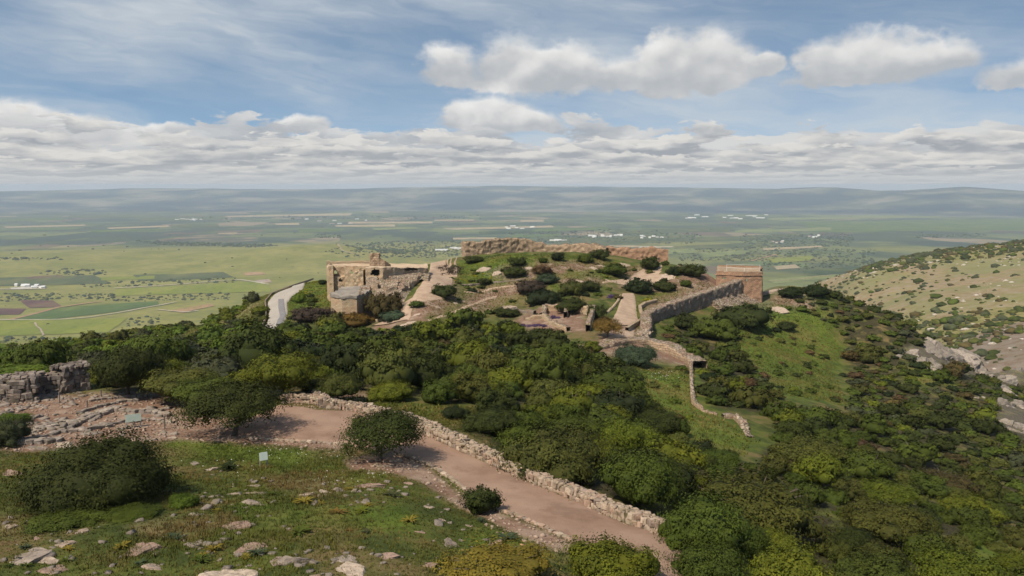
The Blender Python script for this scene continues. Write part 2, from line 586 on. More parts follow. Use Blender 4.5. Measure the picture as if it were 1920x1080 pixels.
# ------------------------------------------------------------------ ground materials
def m_ridge(k, b):
    p = k.pos()
    n1 = k.noise(p, 0.35, 6.0, 0.62)
    n2 = k.noise(p, 0.045, 4.0, 0.55)
    n3 = k.noise(p, 2.6, 5.0, 0.65)
    n4 = k.noise(k.vadd(p, (31, 7, 3)), 0.12, 5.0, 0.6)
    green = k.mix(k.ss(n1, 0.35, 0.65), (0.038, 0.052, 0.012), (0.085, 0.100, 0.020))
    dry = k.mix(k.ss(n3, 0.3, 0.7), (0.115, 0.085, 0.035), (0.17, 0.125, 0.060))
    brown = k.mix(k.ss(n3, 0.35, 0.7), (0.085, 0.048, 0.025), (0.14, 0.082, 0.045))
    c = k.mix(k.ss(k.add(k.mul(n4, 0.7), k.mul(n1, 0.4)), 0.52, 0.70), green, dry)
    c = k.mix(k.mul(k.ss(k.add(k.mul(n2, 0.5), k.mul(n1, 0.5)), 0.55, 0.68), 0.75), c, brown)
    lushc = k.mix(k.ss(n1, 0.3, 0.7), (0.058, 0.094, 0.012), (0.104, 0.142, 0.018))
    lushc = k.mix(k.ss(n4, 0.45, 0.7), lushc, (0.115, 0.118, 0.026))
    litter_shade = k.mix(k.ss(n3, 0.35, 0.7), (0.028, 0.026, 0.013), (0.060, 0.052, 0.024))  # dark leaf litter, with the shade between crowns put into its colour
    c = k.mix(k.mul(k.attr('wood'), k.ss(n1, 0.66, 0.46)), c, litter_shade)
    c = k.mix(k.attr('lush'), c, lushc)
    tan = k.mix(k.ss(n1, 0.35, 0.65), (0.165, 0.135, 0.065), (0.105, 0.105, 0.035))
    c = k.mix(k.attr('dry'), c, tan)
    soil = k.mix(k.ss(n3, 0.3, 0.7), (0.125, 0.072, 0.048), (0.23, 0.150, 0.108))
    soil = k.mix(k.ss(n1, 0.45, 0.65), soil, (0.265, 0.195, 0.150))
    c = k.mix(k.attr('soil'), c, soil)
    rock = k.mix(k.ss(n3, 0.3, 0.7), (0.15, 0.125, 0.105), (0.29, 0.255, 0.225))
    c = k.mix(k.attr('rock'), c, rock)
    bump(k, b, k.add(k.mul(n3, 0.5), n1), 0.6, 0.35)
    return c


M_RIDGE = material('hillside_ground', m_ridge)


def m_hill(k, b):
    p = k.pos()
    n1 = k.noise(p, 0.014, 6.0, 0.6)
    n2 = k.noise(p, 0.10, 5.0, 0.65)
    n3 = k.noise(k.vadd(p, (500, 90, 10)), 0.006, 4.0, 0.55)
    c = k.mix(k.ss(n2, 0.3, 0.7), (0.195, 0.150, 0.082), (0.29, 0.222, 0.130))
    c = k.mix(k.ss(n1, 0.48, 0.62), c, (0.245, 0.190, 0.065))
    c = k.mix(k.mul(k.ss(k.add(k.mul(n2, 0.6), k.mul(n1, 0.5)), 0.50, 0.66), 0.65), c, (0.25, 0.215, 0.18))
    c = k.mix(k.mul(k.ss(n3, 0.46, 0.62), 0.55), c, (0.14, 0.165, 0.05))
    c = k.mix(k.attr('red'), c, k.mix(k.ss(n2, 0.35, 0.65), (0.155, 0.105, 0.080), (0.20, 0.165, 0.14)))
    c = k.mix(k.attr('lush'), c, k.mix(k.ss(n2, 0.4, 0.6), (0.125, 0.135, 0.04), (0.22, 0.19, 0.07)))
    bump(k, b, n2, 0.7, 4.0)
    return c


M_HILL = material('rocky_hillside', m_hill)


def m_valley(k, b):
    p = k.pos()
    wv = k.vadd(p, k.scale(k.noise(k.scale(p, (0.0005, 0.0005, 0)), 1.0, 3.0, color=True), (700, 700, 0)))
    cells = k.voro(k.scale(wv, (1 / 420, 1 / 760, 0)), 1.0, 'F1', 'Color', 0.85)
    r1, r2, r3 = k.sep(cells)
    n1 = k.noise(k.scale(p, (0.004, 0.004, 0)), 1.0, 6.0, 0.6)
    n2 = k.noise(k.scale(p, (0.0009, 0.0009, 0)), 1.0, 5.0, 0.55)
    n3 = k.noise(k.scale(p, (0.02, 0.02, 0)), 1.0, 5.0, 0.6)
    fields = k.ramp(r1, [(0.0, (0.088, 0.110, 0.038)), (0.30, (0.135, 0.155, 0.052)), (0.45, (0.050, 0.068, 0.034)), (0.60, (0.105, 0.122, 0.050)), (0.72, (0.035, 0.055, 0.032)), (0.84, (0.24, 0.185, 0.115)), (0.92, (0.13, 0.090, 0.062)), (0.97, (0.09, 0.13, 0.05))], 'CONSTANT')
    past = k.mix(k.ss(n1, 0.35, 0.65), (0.155, 0.160, 0.028), (0.228, 0.210, 0.056))
    past = k.mix(k.ss(n3, 0.62, 0.75), past, (0.07, 0.085, 0.035))
    # pasture on the near plateau, fields on the valley floor
    x, y, z = k.sep(p)
    rr = k.m('SQRT', k.add(k.mul(x, x), k.mul(y, y)))
    f = k.ss(k.add(rr, k.mul(k.sub(n2, 0.5), 3500.0)), 6500.0, 7800.0)
    right = k.ss(k.add(x, k.mul(k.sub(n2, 0.5), 1500.0)), -200.0, 500.0)
    f = k.mx(f, k.mul(right, k.ss(n2, 0.35, 0.60)))
    c = k.mix(f, past, fields)
    wood = k.mul(k.ss(k.add(k.mul(n2, 0.6), k.mul(n1, 0.4)), 0.475, 0.545), 0.78)
    c = k.mix(k.mul(wood, k.ss(rr, 6500, 8000)), c, (0.030, 0.045, 0.034))
    c = k.mix(k.mul(k.ss(n3, 0.35, 0.7), 0.35), c, (0.06, 0.08, 0.03))
    return c


M_VALLEY = material('valley_ground', m_valley)


def m_mount(k, b):
    p = k.pos()
    n1 = k.noise(k.scale(p, (0.0006, 0.0006, 0.0006)), 1.0, 6.0, 0.6)
    n2 = k.noise(k.scale(p, (0.0016, 0.0012, 0.0016)), 1.0, 5.0, 0.6)
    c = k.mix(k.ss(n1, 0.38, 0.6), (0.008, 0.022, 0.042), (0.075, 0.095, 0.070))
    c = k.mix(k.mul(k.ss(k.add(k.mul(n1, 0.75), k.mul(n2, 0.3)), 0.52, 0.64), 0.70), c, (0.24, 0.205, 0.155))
    return c


M_MOUNT = material('far_mountains', m_mount)


def m_path(k, b):
    p = k.pos()
    n1 = k.noise(p, 0.5, 5.0, 0.6)
    n2 = k.noise(p, 5.0, 5.0, 0.7)
    n3 = k.noise(p, 0.16, 3.0, 0.5)
    c = k.mix(k.ss(n1, 0.3, 0.7), (0.205, 0.130, 0.092), (0.275, 0.180, 0.130))
    c = k.mix(k.mul(k.ss(n3, 0.4, 0.62), 0.6), c, (0.31, 0.215, 0.16))
    c = k.mix(k.mul(k.ss(k.noise(p, 0.33, 5.0, 0.65), 0.54, 0.68), 0.55), c, (0.165, 0.103, 0.075))
    c = k.mix(k.mul(k.ss(n2, 0.6, 0.75), 0.6), c, (0.34, 0.26, 0.20))
    c = k.mix(k.mul(k.ss(n2, 0.42, 0.3), 0.4), c, (0.15, 0.095, 0.068))
    n4 = k.noise(p, 22.0, 3.0, 0.7)
    c = k.mix(k.mul(k.ss(n4, 0.62, 0.74), 0.7), c, (0.40, 0.32, 0.26))
    c = k.mix(k.mul(k.ss(n4, 0.40, 0.30), 0.45), c, (0.13, 0.085, 0.06))
    bump(k, b, k.add(k.add(n2, k.mul(n4, 0.5)), k.mul(n1, 2.0)), 0.6, 0.06)
    return c


M_PATH = material('trodden_earth', m_path)


def flat(name, c0, c1, s=1.0, rough=0.9, spec=0.2, bmp=0.0):
    def f(k, b):
        n = k.noise(k.pos(), s, 5.0, 0.6)
        if bmp:
            bump(k, b, n, bmp, 0.1 / s)
        return k.mix(k.ss(n, 0.3, 0.7), c0, c1)
    return material(name, f, rough, spec)


# ------------------------------------------------------------------ the ridge the castle stands on
AZ = np.unique(np.concatenate([np.arange(-1.05, -0.68, 0.02), np.arange(-0.68, 0.68, 0.0034), np.arange(0.68, 1.06, 0.02)]))
RAD = np.exp(np.linspace(math.log(10.5), math.log(690), 470))
aa, rr_ = np.meshgrid(AZ, RAD)
gx = (rr_ * np.sin(aa)).ravel(); gy = (rr_ * np.cos(aa)).ravel()
gh = Hxy(gx, gy)
pu, pv = project(gx, gy, gh)
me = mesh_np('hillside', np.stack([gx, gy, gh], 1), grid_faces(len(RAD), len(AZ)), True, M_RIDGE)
wobu = 14 * vfbm(gx, gy, 3.0, 3, 31) + 10 * vfbm(gx, gy, 12.0, 3, 32)
wobv = wobu * 0.5


def zone(polys, soft=0.0):
    m = np.zeros(len(gx))
    offs = [(0, 0)] if soft == 0 else [(dx_ * soft, dy_ * soft * 0.5) for dx_ in (-1, -0.33, 0.33, 1) for dy_ in (-1, 0, 1)]
    for poly in polys:
        acc = np.zeros(len(gx))
        for (ox, oy) in offs:
            acc += inside(poly, pu + wobu + ox, pv + wobv + oy)
        m = np.maximum(m, acc / len(offs))
    return m


Z_SOIL = [
    [(-60, 742), (180, 738), (330, 738), (420, 770), (470, 805), (640, 828), (640, 842), (470, 832), (330, 826), (210, 832), (60, 850), (-60, 840)],
    [(640, 862), (740, 846), (800, 872), (862, 930), (940, 962), (1080, 1016), (1100, 1050), (1010, 1022), (930, 985), (850, 945), (790, 905), (720, 884), (650, 880)],
    [(600, 735), (690, 735), (720, 748), (640, 752)],
    [(690, 610), (760, 580), (850, 500), (850, 560), (800, 600), (700, 625)],
    [(1095, 655), (1180, 590), (1210, 650), (1290, 665), (1300, 690), (1250, 680), (1130, 665)],
    [(1290, 500), (1400, 500), (1400, 528), (1300, 545), (1200, 548), (1150, 535), (1260, 522)],
    [(890, 545), (1010, 520), (1030, 528), (940, 560), (880, 590), (860, 585)],
    [(1215, 570), (1395, 510), (1400, 525), (1225, 588)],
    [(1530, 566), (1500, 560), (1450, 555), (1440, 568), (1520, 580)],
    [(1000, 494), (1130, 491), (1140, 508), (1010, 515)], [(930, 500), (1000, 498), (1010, 520), (940, 522)], [(1150, 500), (1230, 505), (1230, 520), (1150, 518)], [(1030, 520), (1120, 518), (1140, 530), (1060, 535)],
    [(955, 600), (1000, 575), (1100, 575), (1105, 620), (1000, 622)],
]
Z_LUSH = [
    [(1400, 570), (1470, 560), (1560, 585), (1580, 640), (1560, 700), (1590, 760), (1470, 740), (1400, 680), (1370, 630)],
    [(1130, 690), (1230, 690), (1300, 690), (1300, 755), (1420, 825), (1400, 860), (1290, 830), (1230, 770), (1170, 720)],
    [(850, 500), (930, 478), (1100, 478), (1200, 500), (1180, 525), (1000, 540), (900, 535), (850, 525)],
    [(-40, 640), (300, 610), (520, 540), (610, 520), (640, 560), (620, 600), (540, 590), (520, 640), (300, 680), (-40, 720)],
    [(560, 545), (690, 530), (690, 548), (620, 560), (620, 600), (560, 590)],
    [(300, 820), (560, 826), (590, 850), (540, 880), (330, 850)], [(610, 740), (900, 765), (850, 785), (680, 762)],
    [(430, 945), (760, 950), (800, 1000), (600, 990), (450, 985)], [(1280, 520), (1330, 530), (1240, 575), (1200, 570)],
    [(1700, 690), (1780, 690), (1790, 720), (1700, 725)], [(600, 870), (740, 890), (760, 930), (620, 920)],
    [(1480, 530), (1560, 552), (1560, 580), (1480, 560)], [(1800, 1000), (1920, 1030), (1960, 1080), (1800, 1050)], [(880, 985), (1000, 1015), (980, 1040), (860, 1030)],
]
Z_DRY = [
    [(800, 560), (900, 535), (1010, 520), (1020, 545), (960, 570), (930, 590), (820, 600), (790, 590)],
    [(440, 560), (500, 560), (500, 590), (380, 615), (330, 640)],
    [(0, 965), (60, 985), (40, 1010), (-30, 1005)], [(230, 990), (420, 960), (470, 985), (300, 1010)], [(500, 890), (640, 905), (600, 925), (500, 915)],
    [(1220, 560), (1330, 530), (1340, 540), (1240, 580)],
]
Z_ROCK = [
    [(1690, 655), (1760, 632), (1830, 650), (1930, 690), (1940, 720), (1880, 720), (1800, 700), (1750, 695)],
    [(1860, 750), (1930, 760), (1930, 815), (1880, 810)],
    [(1430, 535), (1500, 545), (1560, 568), (1500, 560), (1440, 550)],
    [(890, 505), (960, 498), (1000, 515), (930, 522)], [(150, 835), (220, 825), (120, 850), (40, 862)],
    [(1380, 530), (1440, 560), (1450, 585), (1400, 585), (1330, 560)],
]
WOOD = [[(150, 700), (330, 640), (470, 632), (560, 618), (700, 622), (880, 612), (960, 622), (1010, 640), (1120, 662), (1150, 690), (1180, 735), (1240, 785), (1300, 840), (1420, 875), (1480, 800), (1420, 770), (1330, 760), (1310, 690), (1260, 650), (1235, 625), (1300, 600), (1400, 605), (1400, 660),
         (1470, 760), (1600, 790), (1600, 700), (1590, 640), (1530, 600), (1500, 560), (1560, 566), (1700, 628), (1800, 660), (1960, 720), (2600, 900), (2600, 1250), (1300, 1250), (1280, 1050), (1320, 1010), (1100, 930), (960, 870), (870, 800), (900, 770), (760, 748), (600, 738), (560, 748), (400, 742), (330, 738), (200, 735)],
        [(-300, 700), (-300, 660), (0, 650), (150, 640), (300, 615), (420, 590), (480, 562), (500, 566), (500, 600), (520, 618), (480, 640), (300, 660), (180, 690), (130, 690), (80, 698)]]
BROW = [(1490, 543), (1560, 548), (1640, 570), (1720, 600), (1830, 645), (1810, 700), (1600, 725), (1590, 655), (1565, 612), (1500, 582)]
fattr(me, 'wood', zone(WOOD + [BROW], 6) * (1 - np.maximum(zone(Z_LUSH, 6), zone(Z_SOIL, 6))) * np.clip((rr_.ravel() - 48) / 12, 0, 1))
fattr(me, 'soil', zone(Z_SOIL, 8))
fattr(me, 'lush', zone(Z_LUSH, 18) * 0.8)
fattr(me, 'dry', zone(Z_DRY, 14))
fattr(me, 'rock', zone(Z_ROCK, 8) * 0.3)
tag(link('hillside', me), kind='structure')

# ------------------------------------------------------------------ the hill across the gorge, the valley, the mountains
ha = np.linspace(pa(1360), 0.95, 260)
hr = np.exp(np.linspace(math.log(400), math.log(3300), 210))
A2, R2 = np.meshgrid(ha, hr)
hx = (R2 * np.sin(A2)).ravel(); hy = (R2 * np.cos(A2)).ravel()
hz = Hill(hx, hy)
hu, hv = project(hx, hy, hz)
me = mesh_np('hill', np.stack([hx, hy, hz], 1), grid_faces(len(hr), len(ha)), True, M_HILL)
hw_ = 12 * vfbm(hx, hy, 60, 3, 41)
fattr(me, 'red', inside([(1770, 690), (1800, 640), (1870, 612), (1960, 585), (1980, 720), (1900, 720)], hu + hw_, hv + hw_ * 0.5) * 0.85)
fattr(me, 'lush', np.maximum(inside([(1640, 585), (1700, 600), (1800, 590), (1930, 575), (1930, 600), (1850, 618), (1780, 640), (1700, 625)], hu + hw_, hv + hw_ * 0.5) * 0.8,
                             inside([(1740, 470), (1930, 448), (1930, 478), (1760, 492)], hu + hw_, hv + hw_ * 0.5) * 0.6))
tag(link('hill', me), kind='structure')

va = np.linspace(-1.1, 1.1, 420)
vr = np.exp(np.linspace(math.log(900), math.log(34000), 260))
A3, R3 = np.meshgrid(va, vr)
vx = (R3 * np.sin(A3)).ravel(); vy = (R3 * np.cos(A3)).ravel()
me = mesh_np('valley', np.stack([vx, vy, Valley(vx, vy)], 1), grid_faces(len(vr), len(va)), True, M_VALLEY)
tag(link('valley', me), kind='structure')

ma = np.linspace(-1.1, 1.1, 520)
mr = np.linspace(14000, 30000, 90)
A4, R4 = np.meshgrid(ma, mr)
mx_ = (R4 * np.sin(A4)).ravel(); my_ = (R4 * np.cos(A4)).ravel()
a4 = A4.ravel(); r4 = R4.ravel()
tops = np.interp(a4, [pa(u) for u in (-800, 0, 300, 560, 760, 940, 1100, 1300, 1450, 1560, 1640, 1700, 1800, 1920, 2600)],
                 [pe(v) for v in (356, 357, 352, 355, 352, 348, 350, 352, 353, 350, 357, 356, 350, 356, 352)])
crest = np.interp(a4, [-1.1, -0.5, 0.2, 0.45, 1.1], [24000, 25000, 22500, 20000, 20000])
foot = np.interp(a4, [-1.1, -0.5, 0.0, 0.45, 1.1], [16500, 16500, 14500, 14200, 14200])
prof = np.clip((r4 - foot) / (crest - foot), 0, 1)
prof = prof * prof * (3 - 2 * prof)
back = np.clip((r4 - crest) / 5000, 0, 1)
mh = VALLEY + (tops * crest - VALLEY) * prof * (1 - 0.8 * back)
mh += 135 * prof * (1 - prof) * 4 * vfbm(mx_, my_, 2600, 4, 51) + 22 * prof * vfbm(mx_, my_, 900, 3, 55) - 6 * (1 - prof)
me = mesh_np('mountains', np.stack([mx_, my_, mh], 1), grid_faces(len(mr), len(ma)), True, M_MOUNT)
tag(link('mountains', me), kind='structure')

# ------------------------------------------------------------------ the air
def box_mesh(name, lo, hi):
    v = [(x, y, z) for x in (lo[0], hi[0]) for y in (lo[1], hi[1]) for z in (lo[2], hi[2])]
    f = [(0, 1, 3, 2), (4, 6, 7, 5), (0, 4, 5, 1), (2, 3, 7, 6), (0, 2, 6, 4), (1, 5, 7, 3)]
    return mesh_np(name, v, f)


HAZE = 4.5e-5
hm = bpy.data.materials.new('haze')
hm.use_nodes = True
k = NT(hm.node_tree)
ho = k.n('ShaderNodeOutputMaterial')
hp = k.n('ShaderNodeVolumePrincipled')
hp.inputs['Color'].default_value = (0.71, 0.85, 0.99, 1)
hp.inputs['Density'].default_value = HAZE
hp.inputs['Anisotropy'].default_value = 0.0
k.link(hp.outputs[0], ho.inputs['Volume'])
hz_me = box_mesh('haze', (-36000, -300, -640), (36000, 31000, 14))
tag(link('haze', hz_me, None, hm), kind='stuff')

# ------------------------------------------------------------------ masonry and stone
def masonry(name, ca, cb, cm, bw=0.62, bh=0.34, stain=(0.10, 0.085, 0.07), warm=None):
    def f(k, b):
        p = k.pos()
        s = k.attr('sx'); h = k.attr('sh')
        nv = k.noise(p, 0.9, 3.0, 0.5, color=True)
        vec = k.vadd(k.xyz(s, h, 0.0), k.scale(nv, (0.35, 0.22, 0)))
        br = k.n('ShaderNodeTexBrick')
        k.link(vec, br.inputs['Vector'])
        br.inputs['Scale'].default_value = 1.0
        br.inputs['Brick Width'].default_value = bw
        br.inputs['Row Height'].default_value = bh
        br.inputs['Mortar Size'].default_value = 0.035
        br.inputs['Mortar Smooth'].default_value = 0.3
        br.inputs['Bias'].default_value = 0.0
        br.inputs['Color1'].default_value = (*ca, 1)
        br.inputs['Color2'].default_value = (*cb, 1)
        br.inputs['Mortar'].default_value = (*cm, 1)
        n1 = k.noise(p, 0.30, 5.0, 0.62)
        n2 = k.noise(p, 1.7, 5.0, 0.65)
        c = k.mix(k.mul(k.ss(n2, 0.35, 0.70), 0.35), br.outputs['Color'], k.mix(0.5, ca, (0.5, 0.45, 0.38)))
        if warm:
            c = k.mix(k.mul(k.ss(n1, 0.46, 0.62), 0.6), c, warm)
        c = k.mix(k.mul(k.ss(k.add(k.mul(n1, 0.6), k.mul(n2, 0.4)), 0.54, 0.66), 0.6), c, stain)
        hgt = k.add(k.mul(br.outputs['Fac'], -0.6), n2)
        bump(k, b, hgt, 0.9, 0.25)
        return c
    return material(name, f, 0.95, 0.1)


M_LIME = masonry('pale_limestone', (0.50, 0.39, 0.265), (0.41, 0.315, 0.21), (0.21, 0.16, 0.11), warm=(0.47, 0.31, 0.19), stain=(0.24, 0.19, 0.14))
M_TAN = masonry('tan_rubble_stone', (0.42, 0.33, 0.235), (0.31, 0.24, 0.17), (0.13, 0.10, 0.075), bw=0.7, bh=0.4, warm=(0.36, 0.25, 0.17), stain=(0.18, 0.145, 0.11))
M_RED = masonry('reddish_limestone', (0.44, 0.265, 0.165), (0.35, 0.205, 0.13), (0.17, 0.105, 0.07), stain=(0.22, 0.145, 0.105))
M_GREY = masonry('grey_weathered_stone', (0.28, 0.23, 0.18), (0.21, 0.17, 0.135), (0.06, 0.048, 0.04), warm=(0.27, 0.18, 0.13), stain=(0.06, 0.062, 0.045))
M_BACK = masonry('rough_brown_stone', (0.42, 0.305, 0.205), (0.30, 0.215, 0.145), (0.12, 0.085, 0.062), bw=0.8, bh=0.5, stain=(0.13, 0.095, 0.075))


def m_rubble(k, b):
    p = k.pos()
    v = k.voro(p, 1.5, 'F1', 'Color')
    d = k.voro(p, 1.5, 'DISTANCE_TO_EDGE', 'Distance')
    r1, r2, r3 = k.sep(v)
    n = k.noise(p, 0.35, 4.0, 0.6)
    c = k.mix(r1, (0.22, 0.175, 0.135), (0.37, 0.30, 0.235))
    c = k.mix(k.ss(n, 0.45, 0.6), c, (0.26, 0.185, 0.135))
    c = k.mix(k.ss(d, 0.09, 0.0), c, (0.075, 0.058, 0.045))
    c = k.mix(k.mul(k.ss(k.noise(p, 0.8, 4.0), 0.58, 0.66), 0.7), c, (0.10, 0.11, 0.035))
    bump(k, b, k.add(k.m('MINIMUM', d, 0.25), k.mul(r2, 0.3)), 1.0, 0.5)
    return c


M_RUBBLE = material('stone_rubble', m_rubble)


def m_stone(k, b):
    p = k.pos()
    oc = k.n('ShaderNodeObjectInfo')
    n1 = k.noise(p, 3.0, 5.0, 0.65)
    n2 = k.noise(p, 14.0, 4.0, 0.6)
    n3 = k.noise(p, 1.1, 3.0, 0.5)
    c = oc.outputs['Color']
    c = k.mix(k.mul(k.ss(n1, 0.35, 0.7), 0.5), c, k.mix(1.0, c, (1.45, 1.42, 1.38), 'MULTIPLY'))
    c = k.mix(k.mul(k.ss(n2, 0.55, 0.72), 0.55), c, k.mix(1.0, c, (0.5, 0.48, 0.45), 'MULTIPLY'))
    c = k.mix(k.mul(k.ss(n3, 0.52, 0.68), 0.45), c, (0.20, 0.175, 0.11))
    c = k.mix(k.mul(k.ss(k.noise(p, 2.0, 6.0, 0.7), 0.50, 0.60), 0.5), c, k.mix(1.0, c, (0.42, 0.40, 0.38), 'MULTIPLY'))
    bump(k, b, k.add(n1, k.mul(n2, 0.4)), 0.7, 0.06)
    return c


M_STONE = material('field_stone', m_stone)


def stone_mesh(name, seed, bev=0.17, jit=0.07):
    rnd = random.Random(seed)
    bm = bmesh.new()
    bmesh.ops.create_cube(bm, size=1.0)
    bmesh.ops.bevel(bm, geom=bm.edges[:] + bm.verts[:], offset=bev, segments=1, affect='EDGES', profile=0.5)
    for v in bm.verts:
        v.co += Vector((rnd.uniform(-jit, jit), rnd.uniform(-jit, jit), rnd.uniform(-jit, jit)))
        v.co.x *= 1 + 0.18 * v.co.z * rnd.uniform(-1, 1)
    me = bpy.data.meshes.new(name)
    bm.to_mesh(me)
    bm.free()
    me.materials.append(M_STONE)
    return me


STONES = [stone_mesh('stone', s, 0.09 + 0.035 * (s % 3), 0.085 + 0.014 * (s % 4)) for s in range(8)]
STONE_NP = []
for me in STONES:
    vv = np.empty(len(me.vertices) * 3, np.float32); me.vertices.foreach_get('co', vv)
    bm = bmesh.new(); bm.from_mesh(me); bmesh.ops.triangulate(bm, faces=bm.faces[:])
    STONE_NP.append((vv.reshape(-1, 3), np.array([[v.index for v in f.verts] for f in bm.faces]))); bm.free()


def boulder_mesh(name, seed, sub=4, rough=0.30):
    rnd = random.Random(seed)
    bm = bmesh.new()
    bmesh.ops.create_icosphere(bm, subdivisions=sub, radius=1.0)
    off = Vector((seed * 7.3, seed * 3.1, seed * 1.7))
    planes = []
    for i in range(11):                           # flat cuts give the broken faces of limestone
        n = Vector((rnd.gauss(0, 1), rnd.gauss(0, 1), rnd.gauss(0.1, 0.6))).normalized()
        planes.append((n, rnd.uniform(0.52, 0.80)))
    planes.append((Vector((rnd.uniform(-0.25, 0.25), rnd.uniform(-0.25, 0.25), 1)).normalized(), 0.50))
    for v in bm.verts:
        d = v.co.copy()
        p = d * (1.12 + 0.28 * mnoise.noise(d * 1.1 + off))
        for n, h in planes:
            e = p.dot(n) - h
            if e > 0:
                p -= n * e
        st = math.floor((p.z + 0.12 * mnoise.noise(p * 1.7 + off)) * 5) / 5     # bedding
        p.x *= 1 + 0.06 * math.sin(st * 37 + seed); p.y *= 1 + 0.06 * math.cos(st * 29 + seed)
        p += d * (0.055 * mnoise.noise(p * 3.1 + off) + 0.045 * mnoise.noise(p * 7.0 + off) + 0.03 * mnoise.noise(p * 15.0 + off)) * (rough / 0.45)
        v.co = p
    for f in bm.faces:
        f.smooth = False
    me = bpy.data.meshes.new(name)
    bm.to_mesh(me); bm.free()
    me.materials.append(M_STONE)
    return me


BOULDERS = [boulder_mesh('boulder', s, 4, 0.42 + 0.05 * (s % 3)) for s in range(1, 10)]
BOULDERS_LOW = [boulder_mesh('small_rock', s, 2, 0.6) for s in range(11, 17)]


def joined(name, items, parent=None, mat=None):     # items: (variant, Matrix) -> one mesh
    V, T, n = [], [], 0
    for (vi, M) in items:
        v, t = STONE_NP[vi]
        A = np.array(M)
        V.append(v @ A[:3, :3].T + A[:3, 3]); T.append(t + n); n += len(v)
    o = link(name, mesh_np(name, np.concatenate(V), np.concatenate(T), False, mat or M_STONE), parent)
    o.color = (0.28, 0.22, 0.175, 1)
    return o


PATH_STONE = [(0.30, 0.235, 0.18), (0.25, 0.19, 0.145), (0.34, 0.275, 0.215), (0.21, 0.165, 0.135), (0.29, 0.205, 0.155)]
DARK_STONE = [(0.135, 0.115, 0.105), (0.175, 0.15, 0.135), (0.105, 0.09, 0.082), (0.195, 0.165, 0.145), (0.15, 0.12, 0.10)]
GREY_STONE = [(0.20, 0.175, 0.155), (0.26, 0.225, 0.195), (0.16, 0.138, 0.122), (0.30, 0.255, 0.215), (0.22, 0.18, 0.15)]
SMAT = {}


def place_stone(parent, M, col, name='stone', variants=STONES, rnd=random):
    o = bpy.data.objects.new(name, rnd.choice(variants))
    C.objects.link(o)
    o.parent = parent
    o.matrix_basis = Matrix.Translation(-parent.location) @ M
    j = rnd.uniform(0.85, 1.15)
    o.color = (col[0] * j, col[1] * j, col[2] * j, 1)
    return o


def TRS(loc, rz, sc, tilt=0.0, rnd=random):
    return (Matrix.Translation(loc) @ Matrix.Rotation(rz, 4, 'Z') @ Matrix.Rotation(rnd.uniform(-tilt, tilt), 4, 'X') @ Matrix.Rotation(rnd.uniform(-tilt, tilt), 4, 'Y')
            @ Matrix.Diagonal((sc[0], sc[1], sc[2], 1)))


def resample(pts, step):                          # even points along a polyline of Vectors (3-D), with tangent and arc length
    out = []
    L = 0.0
    acc = 0.0
    for a, b in zip(pts[:-1], pts[1:]):
        d = b - a
        l = d.length
        while acc <= l:
            out.append((a + d * (acc / l), d.normalized(), L + acc))
            acc += step
        acc -= l
        L += l
    return out


